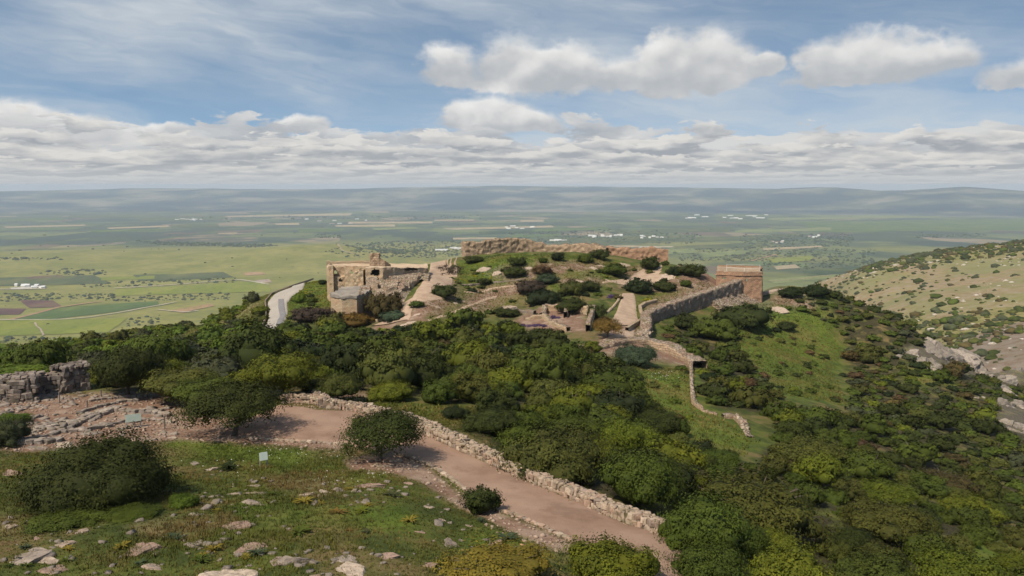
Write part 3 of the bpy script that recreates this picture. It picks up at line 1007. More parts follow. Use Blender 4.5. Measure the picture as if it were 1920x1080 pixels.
def drystone_wall(name, pix, width, height, label, cat, cols, size=0.36, courses=2, side=1, limit=300, seed=1, group=None, far_h=None):
    rnd = random.Random(seed)
    pts = [G(u, v) for u, v in pix]
    root = empty(name, pts[0])
    tag(root, label, cat, group)
    items = []
    L = sum((b - a).length for a, b in zip(pts[:-1], pts[1:]))
    ch = height / courses
    for c in range(courses):                      # the face along the path, and the far face
        for sgn in (0, 1):
            for (p, t, s) in resample(pts, size * rnd.uniform(0.9, 1.05)):
                n = Vector((-t.y, t.x, 0)).normalized() * side
                hmod = 1.0 if far_h is None else (1 + (far_h - 1) * s / L)
                if rnd.random() < 0.04:
                    continue
                q = p + n * ((0.12 if sgn == 0 else width - 0.12) + rnd.uniform(-0.06, 0.06)) + t * rnd.uniform(-0.07, 0.07)
                z = gz(q.x, q.y) + (c + 0.42) * ch * hmod + rnd.uniform(-0.03, 0.03)
                sc = (size * rnd.uniform(0.6, 1.6), size * rnd.uniform(0.8, 1.2), ch * rnd.uniform(0.9, 1.3))
                items.append((Vector((q.x, q.y, z)), math.atan2(t.y, t.x) + rnd.uniform(-0.25, 0.25), sc, 0.18))
    rows = max(2, int(width / (size * 0.85)))
    for j in range(rows):                         # the uneven top
        for (p, t, s) in resample(pts, size * rnd.uniform(0.85, 1.0)):
            n = Vector((-t.y, t.x, 0)).normalized() * side
            hmod = 1.0 if far_h is None else (1 + (far_h - 1) * s / L)
            q = p + n * (width * (j + 0.5) / rows + rnd.uniform(-0.10, 0.10)) + t * rnd.uniform(-0.12, 0.12)
            z = gz(q.x, q.y) + height * hmod + rnd.uniform(-0.08, 0.06)
            k_ = rnd.choice((0.5, 0.7, 0.9, 1.1, 1.5)) * rnd.uniform(0.9, 1.1)
            items.append((Vector((q.x, q.y, z)), rnd.uniform(0, 6.3), (size * k_, size * k_ * rnd.uniform(0.6, 1.0), size * rnd.uniform(0.45, 0.8)), 0.3))
    items = [(it, (it[2][0] * it[2][2]) / it[0].length ** 2) for it in items]
    items.sort(key=lambda q: -q[1])
    singles = items[:limit]
    for (it, _) in singles:
        place_stone(root, TRS(it[0], it[1], it[2], it[3], rnd), rnd.choice(cols), rnd=rnd)
    # the mortarless core that closes the gaps
    V, Fc = [], []
    pr = resample(pts, 0.8)
    for (p, t, s) in pr:
        n = Vector((-t.y, t.x, 0)).normalized() * side
        hmod = 1.0 if far_h is None else (1 + (far_h - 1) * s / L)
        for (o_, h_) in ((0.16, -0.4), (0.18, height * hmod - 0.06), (width - 0.18, height * hmod - 0.06), (width - 0.16, -1.0)):
            q = p + n * o_
            V.append((q.x, q.y, gz(q.x, q.y) + h_))
    V = np.array(V) - np.array(root.location)
    link('core', mesh_np('core', V, grid_faces(len(pr), 4), False, M_RUBBLE), root)
    rest = items[limit:]
    if rest:
        o = joined('small_stones', [(rnd.randrange(8), Matrix.Translation(-root.location) @ TRS(it[0], it[1], it[2], it[3], rnd)) for (it, _) in rest], root)
        o['kind'] = 'stuff'
        o.color = (*cols[0], 1)
    return root


def stone_row(name, pix, size, label, cat, cols, seed=1, group=None, gap=1.05, height=0.6, sink=0.25, rows=1, limit=300):
    rnd = random.Random(seed)
    pts = [G(u, v) for u, v in pix]
    root = empty(name, pts[0])
    tag(root, label, cat, group)
    for j in range(rows):
        for (p, t, s) in resample(pts, size * gap):
            n = Vector((-t.y, t.x, 0)).normalized()
            k_ = rnd.uniform(0.7, 1.3)
            q = p + n * ((j - (rows - 1) / 2) * size * 0.8 + rnd.uniform(-0.12, 0.12) * size) + t * rnd.uniform(-0.15, 0.15) * size
            z = gz(q.x, q.y) + size * height * (0.5 - sink) * k_
            place_stone(root, TRS(Vector((q.x, q.y, z)), math.atan2(t.y, t.x) + rnd.uniform(-0.3, 0.3), (size * k_, size * rnd.uniform(0.55, 0.9), size * height * rnd.uniform(0.7, 1.2)), 0.15, rnd), rnd.choice(cols), rnd=rnd)
    return root


# ------------------------------------------------------------------ ruined masonry far off: rough faces with ragged heads and real openings
def xy(u, r):
    p = W(u, 520, r)
    return Vector((p.x, p.y, 0))


def zof(v, r):
    return ray(960, v)[1] * r


def rough_block(name, plan, zb, zt, parent, mat, holes=(), cell=0.34, amp=0.22, ragged=0.35, seed=0, batter=0.0, top=True, topmat=None, hole_depth=1.6):
    """plan: ccw seen from above list of Vectors (the sides facing the camera come first); zt: number or one value per corner"""
    n = len(plan)
    zts = zt if isinstance(zt, (list, tuple)) else [zt] * n
    cen = sum(plan, Vector()) / n
    V, Fc, SX, SH = [], [], [], []
    rim = []
    s0 = 0.0
    for i in range(n):
        a, b = plan[i], plan[(i + 1) % n]
        d = b - a
        L = d.length
        t = d / L
        nor = Vector((t.y, -t.x, 0))
        if nor.dot((a + b) / 2 - cen) < 0:
            nor = -nor
        ns = max(2, int(L / cell) + 1)
        hmax = max(zts[i], zts[(i + 1) % n]) - zb
        nh = max(2, int(hmax / cell) + 1)
        base = len(V)
        for js in range(ns + 1):
            f = js / ns
            ztop = zts[i] * (1 - f) + zts[(i + 1) % n] * f
            px_, py_ = a.x + d.x * f, a.y + d.y * f
            rg = ragged * (mnoise.noise((px_ * 0.55, py_ * 0.55, seed)) + 0.6 * mnoise.noise((px_ * 1.6, py_ * 1.6, seed + 5)))
            ztop += rg
            for jh in range(nh + 1):
                g_ = jh / nh
                z = zb + (ztop - zb) * g_
                q = Vector((px_, py_, z))
                edge = min(f, 1 - f) * L
                w_ = amp * (mnoise.noise((px_ * 0.9, py_ * 0.9, z * 0.9 + seed)) + 0.7 * mnoise.noise((px_ * 2.3, py_ * 2.3, z * 2.3))) * (1.0 if edge > 0.01 else 0.0)
                o_ = nor * (w_ + batter * (1 - g_) ** 2 * (1 if edge > 0.01 else 0.8))
                V.append(q + o_); SX.append(s0 + L * f); SH.append(z)
            rim.append(len(V) - 1)
        for js in range(ns):
            for jh in range(nh):
                i0 = base + js * (nh + 1) + jh
                quad = (i0, i0 + nh + 1, i0 + nh + 2, i0 + 1)
                c = (V[quad[0]] + V[quad[2]]) / 2
                if holes:
                    uu, vv = project(c.x, c.y, c.z)
                    kill = False
                    for (hu, v0, v1, hw, arch) in holes:
                        if abs(uu - hu) < hw and v0 < vv < v1:
                            if arch == 0 or ((uu - hu) / hw) ** 2 + (max(0.0, (v0 + (v1 - v0) * arch) - vv) / ((v1 - v0) * arch)) ** 2 < 1:
                                kill = True
                    if kill:
                        continue
                Fc.append(quad)
        s0 += L
    V = [tuple(v) for v in V]
    off = parent.location
    vv = np.array(V) - np.array(off)
    me = mesh_np(name, vv, np.array(Fc), False, mat)
    fattr(me, 'sx', SX); fattr(me, 'sh', SH)
    o = link(name, me, parent)
    if top:
        loop = [Vector(V[i]) for i in rim]
        uniq = [p for i, p in enumerate(loop) if (p - loop[i - 1]).length > 1e-4]
        tris = tessellate_polygon([[Vector((p.x, p.y, 0)) for p in uniq]])
        tv = np.array([tuple(p) for p in uniq]) - np.array(off)
        # a finer top: one level of midpoint subdivision with relief
        bm = bmesh.new()
        bv = [bm.verts.new(tuple(p)) for p in tv]
        for tr in tris:
            try:
                bm.faces.new([bv[i] for i in tr])
            except ValueError:
                pass
        bmesh.ops.recalc_face_normals(bm, faces=bm.faces[:])
        bmesh.ops.subdivide_edges(bm, edges=[e for e in bm.edges if e.calc_length() > 1.2], cuts=2, use_grid_fill=True)
        for v in bm.verts:
            if not v.is_boundary:
                v.co.z += 0.5 * ragged * mnoise.noise((v.co.x * 0.8, v.co.y * 0.8, seed + 2.0))
        tm = bpy.data.meshes.new(name + '_top')
        bm.normal_update()
        bm.to_mesh(tm); bm.free()
        tm.materials.append(topmat or mat)
        nv = len(tm.vertices)
        co = np.empty(nv * 3, np.float32); tm.vertices.foreach_get('co', co); co = co.reshape(-1, 3)
        fattr(tm, 'sx', co[:, 0]); fattr(tm, 'sh', co[:, 1])
        link('wall_top', tm, parent)
    return o


def strip_wall(name, pts, thick, ztops, depth, parent, mat, side=1, amp=0.18, ragged=0.3, seed=0, topmat=None, step=0.4, outer_drop=None):
    """a wall that follows a polyline of ground points; its head follows ztops; the outer side reaches depth metres further down"""
    L = [0.0]
    for a, b in zip(pts[:-1], pts[1:]):
        L.append(L[-1] + (b - a).length)
    S = np.arange(0, L[-1] + step, step); S[-1] = L[-1]
    X = np.interp(S, L, [p.x for p in pts]); Y = np.interp(S, L, [p.y for p in pts]); ZT = np.interp(S, L, ztops)
    TX = np.gradient(X); TY = np.gradient(Y); nn = np.hypot(TX, TY); TX /= nn; TY /= nn
    for _ in range(6):
        TX[1:-1] = (TX[:-2] + TX[1:-1] * 2 + TX[2:]) / 4; TY[1:-1] = (TY[:-2] + TY[1:-1] * 2 + TY[2:]) / 4
    nh = max(3, int(depth / 0.4))
    prof = [(0.0, -depth * (1 - j / nh)) for j in range(nh + 1)]           # outer face bottom to top
    ntop = max(2, int(thick / 0.5))
    prof += [(thick * (j + 1) / ntop, 0.0) for j in range(ntop)]
    ni = max(2, int(depth * 0.6 / 0.5))
    prof += [(thick, -depth * 0.6 * (j + 1) / ni) for j in range(ni)]
    V, SX, SH = [], [], []
    for i in range(len(S)):
        nx, ny = -TY[i] * side, TX[i] * side
        rg = ragged * (mnoise.noise((X[i] * 0.5, Y[i] * 0.5, seed)) + 0.6 * mnoise.noise((X[i] * 1.5, Y[i] * 1.5, seed + 3)))
        for j, (o_, h_) in enumerate(prof):
            f = 1.0 if h_ > -0.01 else 1 + h_ / depth
            x, y, z = X[i] + nx * o_, Y[i] + ny * o_, ZT[i] + rg * f + h_
            w_ = amp * (mnoise.noise((x * 0.9, y * 0.9, z * 0.9 + seed)) + 0.8 * mnoise.noise((x * 2.2, y * 2.2, z * 2.2)))
            if j <= nh:
                x -= nx * w_; y -= ny * w_
            else:
                z += w_ * 0.6
            V.append((x, y, z)); SX.append(S[i]); SH.append(z if j <= nh or j > nh + ntop else o_)
    vv = np.array(V) - np.array(parent.location)
    fc = grid_faces(len(S), len(prof))
    if side < 0:
        fc = fc[:, ::-1]
    me = mesh_np(name, vv, fc, False, mat)
    fattr(me, 'sx', SX); fattr(me, 'sh', SH)
    if topmat:
        me.materials.append(topmat)
        col = np.arange(len(fc)) % (len(prof) - 1)
        me.polygons.foreach_set('material_index', ((col >= nh) & (col < nh + ntop)).astype(np.int32))
    return link(name, me, parent)


# ---- the vaulted ruin on the left of the castle
root = empty('ruined_building', Vector((*xy(690, 228).xy, -33)))
tag(root, 'pale ruined building with dark arched openings, a flat roof and a broken stub tower', 'ruin')
M_ROOF = flat('beaten_lime_roof', (0.36, 0.27, 0.19), (0.44, 0.35, 0.255), 0.6)
rough_block('wall', [xy(613, 231), xy(617, 229.5), xy(625, 229), xy(626, 233.5), xy(646, 233), xy(647, 228.6), xy(662, 227.5), xy(690, 227), xy(802, 236), xy(802, 247), xy(700, 245), xy(616, 243)], -35.5,
            [zof(497, 231), zof(495, 229.5), zof(494, 229), zof(495, 233.5), zof(495, 233), zof(495, 228.6), zof(496, 227.5), zof(497, 227), zof(502, 236), zof(495, 247), zof(492, 245), zof(491, 243)], root, M_LIME,
            holes=[(629, 506.5, 514, 3.0, 0.5), (659.5, 507.5, 513.5, 3.6, 0.6), (676, 501, 504, 1.6, 0), (620, 531, 534, 1.5, 0.5)], amp=0.24, ragged=0.35, seed=1, topmat=M_ROOF)
rough_block('recess_wall', [xy(624, 230.2), xy(648, 229.6), xy(648, 234), xy(624, 234.5)], -35.5, [zof(516, 230.2), zof(514, 229.6), zof(513, 234), zof(513, 234.5)], root, M_LIME, holes=[(638, 522, 528.5, 2.6, 0.5)], amp=0.28, ragged=0.4, seed=16)
rough_block('vault', [xy(686, 222), xy(718, 220.5), xy(800, 231), xy(800, 236.5), xy(686, 228)], -35, [zof(500, 222), zof(499, 220.5), zof(502, 231), zof(499, 236), zof(497, 228)], root, M_LIME,
            holes=[(704, 504, 516, 8.8, 0.75), (771, 501.5, 507, 12.5, 0.9)], amp=0.28, ragged=0.25, seed=2, topmat=M_ROOF)
rough_block('stub_tower', [xy(694, 236), xy(711, 235.5), xy(714, 240), xy(696, 241)], -26, [zof(474, 236), zof(473, 235.5), zof(474, 240), zof(475, 241)], root, M_BACK, amp=0.3, ragged=0.5, seed=3)
rough_block('broken_shoulder', [xy(711, 235), xy(722, 235), xy(733, 238), xy(731, 242), xy(712, 241)], -26, [zof(482, 235), zof(487, 235), zof(496, 238), zof(494, 242), zof(482, 241)], root, M_BACK, amp=0.35, ragged=0.5, seed=4)
strip_wall('parapet', [xy(617, 242.5), xy(655, 243.5), xy(697, 244.5)], 0.5, [zof(486.5, 243), zof(486.5, 243.5), zof(486, 244.5)], 1.6, root, M_LIME, amp=0.06, ragged=0.1, seed=5)
rough_block('corner_post', [xy(613, 240), xy(619, 240), xy(619, 242), xy(613, 242)], -25.5, zof(485.5, 241), root, M_LIME, amp=0.06, ragged=0.1, seed=6)
rough_block('buttress', [xy(664, 225), xy(681, 222.5), xy(686, 228), xy(664, 228)], -35, [zof(509, 225), zof(503, 222.5), zof(500, 228), zof(504, 228)], root, M_LIME, amp=0.5, ragged=0.6, seed=7)
rough_block('rubble_mass', [xy(688, 213), xy(722, 209), xy(738, 210), xy(768, 216), xy(796, 228), xy(720, 222), xy(688, 222)], -37, [zof(556, 213), zof(562, 209), zof(552, 210), zof(533, 216), zof(511, 228), zof(516, 222), zof(519, 222)], root, M_TAN, amp=0.6, ragged=1.1, seed=8, topmat=M_RUBBLE)
rough_block('pier', [xy(690, 217), xy(708, 216), xy(709, 221), xy(690, 221)], -36, [zof(533, 217), zof(531, 216), zof(519, 221), zof(518, 221)], root, M_TAN, amp=0.35, ragged=0.8, seed=18, topmat=M_RUBBLE)
rough_block('pier', [xy(724, 213), xy(744, 213), xy(746, 218), xy(726, 218)], -36, [zof(541, 213), zof(535, 213), zof(524, 218), zof(526, 218)], root, M_TAN, amp=0.35, ragged=0.8, seed=19, topmat=M_RUBBLE)
rough_block('lower_terrace', [xy(688, 208), xy(728, 204), xy(736, 209), xy(690, 213)], -38, [zof(575, 208), zof(580, 204), zof(562, 209), zof(556, 213)], root, M_TAN, amp=0.5, ragged=0.7, seed=9, topmat=M_RUBBLE)
rough_block('ramp_wall', [xy(744, 208), xy(760, 205), xy(788, 226), xy(776, 228), xy(750, 214)], -36.5, [zof(560, 208), zof(570, 205), zof(524, 226), zof(515, 228), zof(540, 214)], root, M_TAN, amp=0.3, ragged=0.4, seed=10, topmat=M_RUBBLE)
rough_block('low_block', [xy(784, 223), xy(803, 222), xy(806, 229), xy(786, 231)], -34, [zof(523, 223), zof(520, 222), zof(512, 229), zof(512, 231)], root, M_TAN, holes=[(790, 523, 530, 4, 0.5)], amp=0.35, ragged=0.5, seed=12, topmat=M_RUBBLE)

# ---- the polygonal bastion below it
root = empty('bastion', Vector((*xy(652, 208).xy, -35)))
tag(root, 'low faceted stone bastion with a flat grey cap below the ruined building', 'tower')
bp = [xy(619, 208), xy(640, 203.5), xy(668, 203), xy(690, 207), xy(692, 217), xy(640, 218)]
zc = zof(553, 204)
rough_block('wall', bp, -38.5, zc, root, M_LIME, amp=0.10, ragged=0.1, seed=21, top=False)
bc = sum(bp, Vector()) / 6
cp = [bc + (p - bc) * 1.035 for p in bp]
M_CAP = flat('grey_flagstone', (0.17, 0.155, 0.14), (0.27, 0.24, 0.205), 0.6, bmp=0.5)
rough_block('cap', cp, zc - 0.25, [zc + 0.45, zc + 0.40, zc + 0.5, zc + 0.9, zc + 1.1, zc + 0.7], root, M_CAP, amp=0.16, ragged=0.45, seed=22, cell=0.25)
rough_block('broken_face', [xy(672, 203.6), xy(690, 206.6), xy(694, 212), xy(676, 212)], -38, [zc + 0.6, zc + 0.2, zc + 1.6, zc + 1.8], root, M_TAN, amp=0.45, ragged=0.9, seed=23, topmat=M_RUBBLE)

# ---- the long back wall along the far end of the castle
root = empty('castle_wall', Vector((*xy(960, 290).xy, -27)))
tag(root, 'long ruined brown stone wall with a ragged top on the far crest of the hill', 'wall')
prof = [(872, 452), (884, 451), (900, 452.5), (925, 449), (950, 446.5), (975, 448), (1000, 453), (1030, 461), (1060, 459), (1090, 456.5), (1110, 457), (1135, 463)]
front = [xy(u, 290 + 4 * math.sin(u * 0.02)) for u, v in prof]
strip_wall('wall', [xy(866, 302), xy(869, 296)] + front, 3.0, [zof(455, 302), zof(453, 296)] + [zof(v, 290) for u, v in prof], 7.5, root, M_BACK, side=1, amp=0.45, ragged=0.5, seed=31, topmat=M_RUBBLE)
root = empty('castle_wall', Vector((*xy(1190, 296).xy, -28)))
tag(root, 'low broken wall with tumbled stones right of the long back wall', 'wall')
prof = [(1135, 461), (1160, 464), (1185, 465), (1205, 463), (1222, 461), (1238, 465), (1252, 466.5)]
strip_wall('wall', [xy(u, 296) for u, v in prof], 2.5, [zof(v, 296) for u, v in prof], 6.5, root, M_RED, side=1, amp=0.4, ragged=0.6, seed=32, topmat=M_RUBBLE)

# ---- the square tower and the outer wall
root = empty('square_tower', Vector((*xy(1390, 258).xy, -38)))
tag(root, 'square reddish stone tower with a flat top standing at the end of the outer wall', 'tower')
zt_ = zof(503, 253)
rough_block('wall', [xy(1343, 253), xy(1392, 252.5), xy(1429, 255), xy(1429, 268), xy(1345, 269)], -41, [zt_, zt_, zt_ - 0.1, zt_, zt_], root, M_RED,
            holes=[(1400, 522.5, 528, 2.2, 0.5), (1358, 520, 523, 4.0, 0.5)], amp=0.20, ragged=0.35, seed=41, batter=1.1, topmat=M_TAN)
strip_wall('parapet', [xy(1346, 267), xy(1427.5, 267), xy(1428, 256.5)], 0.5, [zt_ + 0.5] * 3, 1.2, root, M_RED, side=-1, amp=0.05, ragged=0.1, seed=42)
strip_wall('string_course', [xy(1340, 252.75), xy(1392, 252.25), xy(1430.5, 254.75)], 0.30, [zt_ - 0.9] * 3, 0.3, root, M_RED, side=1, amp=0.03, ragged=0.04, seed=43)
M_RAIL = flat('white_railing_paint', (0.62, 0.62, 0.60), (0.72, 0.72, 0.70), 2.0)
rr = empty('railing', Vector((*xy(1390, 255).xy, zt_)))
tag(rr, 'thin white safety railing on top of the square tower', 'railing')


def bar(name, a, b, rad, parent, mat):
    d = b - a
    bm = bmesh.new()
    bmesh.ops.create_cone(bm, cap_ends=True, segments=6, radius1=rad, radius2=rad, depth=d.length)
    bm.transform(Matrix.Translation((a + b) / 2 - parent.location) @ d.to_track_quat('Z', 'Y').to_matrix().to_4x4())
    me = bpy.data.meshes.new(name); bm.to_mesh(me); bm.free()
    return link(name, me, parent, mat)


rp = [xy(1362, 254.5), xy(1395, 254), xy(1424, 256.2), xy(1424, 265.5), xy(1362, 265.5)]
for a, b in zip(rp, rp[1:]):
    bar('rail', Vector((*a.xy, zt_ + 0.95)), Vector((*b.xy, zt_ + 0.95)), 0.03, rr, M_RAIL)
for p in rp:
    bar('post', Vector((*p.xy, zt_ - 0.1)), Vector((*p.xy, zt_ + 1.0)), 0.05, rr, M_RAIL)

root = empty('outer_wall', Vector((*xy(1300, 228).xy, -38)))
tag(root, 'long grey outer wall with a weathered shaded face running up to the square tower', 'wall')
op = [(1391, 251.6, 518), (1345, 240, 535), (1300, 228, 551), (1262, 217, 565), (1232, 208, 577), (1221, 202, 586), (1224, 193, 598), (1222, 187, 612), (1206, 183, 626), (1192, 181, 634)]
strip_wall('wall', [xy(u, r) for u, r, v in op], 2.6, [zof(v, r) for u, r, v in op], 8.5, root, M_GREY, side=-1, amp=0.4, ragged=0.35, seed=51, topmat=M_RUBBLE)
rough_block('turret_stump', [xy(1196, 180), xy(1216, 181), xy(1224, 187), xy(1215, 192), xy(1190, 186)], -41, [zof(637, 180), zof(632, 181), zof(616, 187), zof(606, 192), zof(620, 186)], root, M_GREY, amp=0.5, ragged=0.8, seed=52, topmat=M_RUBBLE)
heap = [xy(1330, 238), xy(1360, 234), xy(1400, 240), xy(1434, 252), xy(1428, 256), xy(1392, 252.4)]
rough_block('fallen_rubble', heap, -42, [zof(552, 238), zof(575, 234), zof(588, 240), zof(570, 252), zof(553, 256), zof(541, 252.4)], root, M_RUBBLE, amp=0.6, ragged=1.0, seed=53)

pts = [G(u, v) for u, v in [(1228, 566), (1208, 571), (1197, 578), (1199, 588), (1206, 597), (1199, 604), (1186, 611), (1172, 620)]]
root = empty('parapet_wall', pts[3])
tag(root, 'low curving pale parapet beside the upper earth path, inside the outer wall', 'wall')
strip_wall('wall', pts, 0.8, [p.z + 0.85 for p in pts], 1.6, root, M_LIME, side=1, amp=0.08, ragged=0.12, seed=54)

# ---- terrace walls below
def ground_wall(name, label, pix, h, thick, mat, side, seed, depth=2.6, cat='wall', ragged=0.3, amp=0.22, topmat=None):
    pts = [G(u, v) for u, v in pix]
    root = empty(name, pts[0])
    tag(root, label, cat)
    hh = h if isinstance(h, (list, tuple)) else [h] * len(pts)
    strip_wall('wall', pts, thick, [p.z + q for p, q in zip(pts, hh)], depth, root, mat, side=side, amp=amp, ragged=ragged, seed=seed, topmat=topmat)
    return root


ground_wall('terrace_wall', 'low stony terrace wall curving above the dark bush on the grassy platform', [(1098, 662), (1140, 653), (1182, 644), (1216, 648), (1252, 662), (1284, 680), (1297, 690)], [0.5, 0.7, 0.9, 1.4, 1.6, 1.5, 1.2], 3.2, M_BACK, 1, 61, 3.0, topmat=M_RUBBLE, ragged=0.5)
ground_wall('terrace_wall', 'narrow pale wall along the right edge of the grassy platform', [(1297, 690), (1299, 720), (1302, 758), (1322, 772), (1346, 778)], [1.3, 0.9, 0.9, 0.4, 0.2], 0.55, M_BACK, -1, 62, 3.2, ragged=0.7, amp=0.32, topmat=M_RUBBLE)
ground_wall('terrace_wall', 'short broken wall corner at the lower end of the grassy slope', [(1352, 782), (1382, 784), (1396, 797), (1412, 822)], [0.3, 0.7, 0.8, 0.2], 0.9, M_BACK, -1, 63, 2.6, ragged=0.8, amp=0.4, topmat=M_RUBBLE)
root = empty('ruined_hall', G(1050, 612))
tag(root, 'roofless ruined hall of pale stone with flowers growing in it, left of the brown oak', 'ruin')
for pix, h, sd_ in [([(1022, 584), (1064, 583), (1106, 591)], [2.0, 1.5, 2.2], 71), ([(1110, 590), (1106, 604), (1098, 622)], [2.6, 2.6, 1.8], 72), ([(985, 602), (1018, 598), (1030, 608), (1062, 622)], [0.8, 1.4, 1.0, 1.0], 73), ([(1020, 596), (1026, 588), (1024, 584)], [1.2, 1.6, 2.0], 74), ([(1064, 596), (1066, 588)], [1.4, 1.8], 75)]:
    pts = [G(u, v) for u, v in pix]
    strip_wall('wall', pts, 1.0, [p.z + q for p, q in zip(pts, h)], 3.2, root, M_LIME if sd_ != 72 else M_GREY, side=1, amp=0.25, ragged=0.5, seed=sd_, topmat=M_RUBBLE)
ground_wall('ramp_kerb', 'low pale kerb wall bending beside the lower castle ramp', [(695, 606), (718, 601), (733, 592), (736, 584)], 0.7, 0.5, M_LIME, 1, 81, 1.2, ragged=0.08, amp=0.05)
ground_wall('low_wall', 'low tumbled wall of grey stones above the brown bush on the lower castle slope', [(936, 592), (965, 586), (1000, 590)], 0.9, 1.2, M_GREY, 1, 82, 1.6, ragged=0.5)
ground_wall('low_wall', 'line of rough stones edging the upper dirt track on the hilltop', [(866, 536), (905, 533), (960, 528), (985, 524)], 0.35, 0.7, M_GREY, 1, 83, 0.8, ragged=0.3)
ground_wall('low_wall', 'thin wall of pale stones along the left edge of the upper earth path', [(1140, 588), (1152, 577), (1160, 567), (1165, 556)], 0.5, 0.6, M_LIME, 1, 84, 1.0, ragged=0.2)

# ------------------------------------------------------------------ paths and roads
def ribbon(name, Lp, Rp, mat, n=120, m=8, off=0.05, wob=0.25, seed=0):
    def line(pix):
        P = [G(u, v) for u, v in pix]
        l = [0.0]
        for a, b in zip(P[:-1], P[1:]):
            l.append(l[-1] + (b - a).length)
        s = np.linspace(0, l[-1], n)
        return np.interp(s, l, [p.x for p in P]), np.interp(s, l, [p.y for p in P])
    lx, ly = line(Lp); rx, ry = line(Rp)
    f = np.linspace(0, 1, m)[:, None]
    X = lx[None] * (1 - f) + rx[None] * f; Y = ly[None] * (1 - f) + ry[None] * f
    wl = wob * vfbm(lx, ly, 1.6, 3, seed + 3); wr = wob * vfbm(rx, ry, 1.6, 3, seed + 9)
    ddx, ddy = rx - lx, ry - ly
    d = np.hypot(ddx, ddy) + 1e-6
    X[0] += ddx / d * wl; Y[0] += ddy / d * wl; X[-1] += ddx / d * wr; Y[-1] += ddy / d * wr
    Z = Hxy(X.ravel(), Y.ravel()) + off
    Z = Z.reshape(m, n); Z[0] -= off * 1.6; Z[-1] -= off * 1.6
    me = mesh_np(name, np.stack([X.ravel(), Y.ravel(), Z.ravel()], 1), grid_faces(m, n), True, mat)
    return tag(link(name, me), kind='structure')


PL = [(1330, 1125), (1240, 1092), (1140, 1048), (1068, 1016), (1000, 984), (938, 958), (888, 932), (858, 912), (824, 882), (780, 862), (738, 849), (640, 833), (540, 826), (450, 818), (405, 812)]
PR = [(1500, 1105), (1400, 1070), (1330, 1042), (1262, 1014), (1182, 984), (1100, 948), (1020, 915), (950, 884), (900, 862), (860, 844), (820, 826), (770, 802), (715, 780), (660, 770), (595, 768), (530, 758)]
ribbon('path', PL, PR, M_PATH, 420, 26, 0.06)
M_TRACK = flat('pale_track', (0.30, 0.215, 0.155), (0.40, 0.30, 0.22), 0.5)
M_CONC = flat('concrete_road', (0.29, 0.262, 0.23), (0.34, 0.31, 0.275), 0.15)
M_ASPH = flat('worn_asphalt', (0.155, 0.15, 0.155), (0.19, 0.185, 0.19), 0.5)
ribbon('path', [(770, 562), (790, 530), (805, 505), (820, 492), (840, 482)], [(835, 562), (848, 540), (858, 520), (866, 500), (872, 486)], M_TRACK, 120, 14, 0.28, 0.5, 3)
ribbon('path', [(693, 612), (740, 590), (752, 573), (768, 562)], [(770, 600), (772, 588), (775, 574), (835, 562)], M_TRACK, 90, 12, 0.24, 0.5, 4)
ribbon('path', [(1135, 610), (1152, 590), (1162, 565), (1166, 551)], [(1200, 612), (1196, 592), (1194, 572), (1190, 551)], M_TRACK, 90, 12, 0.2, 0.5, 5)
ribbon('path', [(1120, 640), (1150, 628), (1160, 618)], [(1180, 640), (1190, 630), (1192, 615)], M_TRACK, 40, 8, 0.10, 0.5, 6)
ribbon('path', [(800, 600), (850, 583), (910, 558), (930, 553)], [(806, 603), (856, 587), (914, 562), (933, 557)], M_TRACK, 60, 4, 0.10, 0.3, 7)
ribbon('path', [(870, 545), (920, 539), (985, 532), (1010, 533)], [(870, 549), (922, 542.5), (986, 535), (1010, 536)], M_TRACK, 60, 4, 0.10, 0.3, 8)
ribbon('path', [(1128, 528), (1180, 523), (1240, 520), (1300, 521), (1345, 524)], [(1130, 531.5), (1182, 527), (1240, 526), (1298, 530), (1340, 533)], M_TRACK, 70, 5, 0.10, 0.4, 9)
ribbon('road', [(488, 622), (500, 605), (503, 585), (500, 568), (513, 553), (545, 541), (590, 524), (612, 517)], [(520, 622), (536, 602), (541, 585), (540, 568), (548, 556), (570, 543), (602, 526), (620, 518)], M_CONC, 200, 12, 0.34, 0.1, 10)
ribbon('asphalt_patch', [(514, 612), (522, 595), (519, 578), (519.5, 563)], [(530, 610), (539, 592), (537, 578), (535, 563)], M_ASPH, 90, 7, 0.375, 0.05, 11)
ground_wall('road_wall', 'low dark stone kerb wall along the outer bend of the pale road', [(492, 618), (500, 600), (501, 585), (499, 567), (512, 552), (544, 540), (588, 523)], 0.7, 0.4, M_GREY, 1, 91, 1.2, ragged=0.06, amp=0.04)
for i, (L_, R_) in enumerate([([(276, 638), (296, 628)], [(288, 640), (302, 631)]), ([(345, 608), (372, 598), (408, 587)], [(352, 612), (384, 601), (410, 592)]), ([(455, 572), (478, 562), (500, 552)], [(462, 577), (488, 566), (508, 556)])]):
    ribbon('road', L_, R_, M_CONC, 30, 4, 0.2, 0.1, 20 + i)

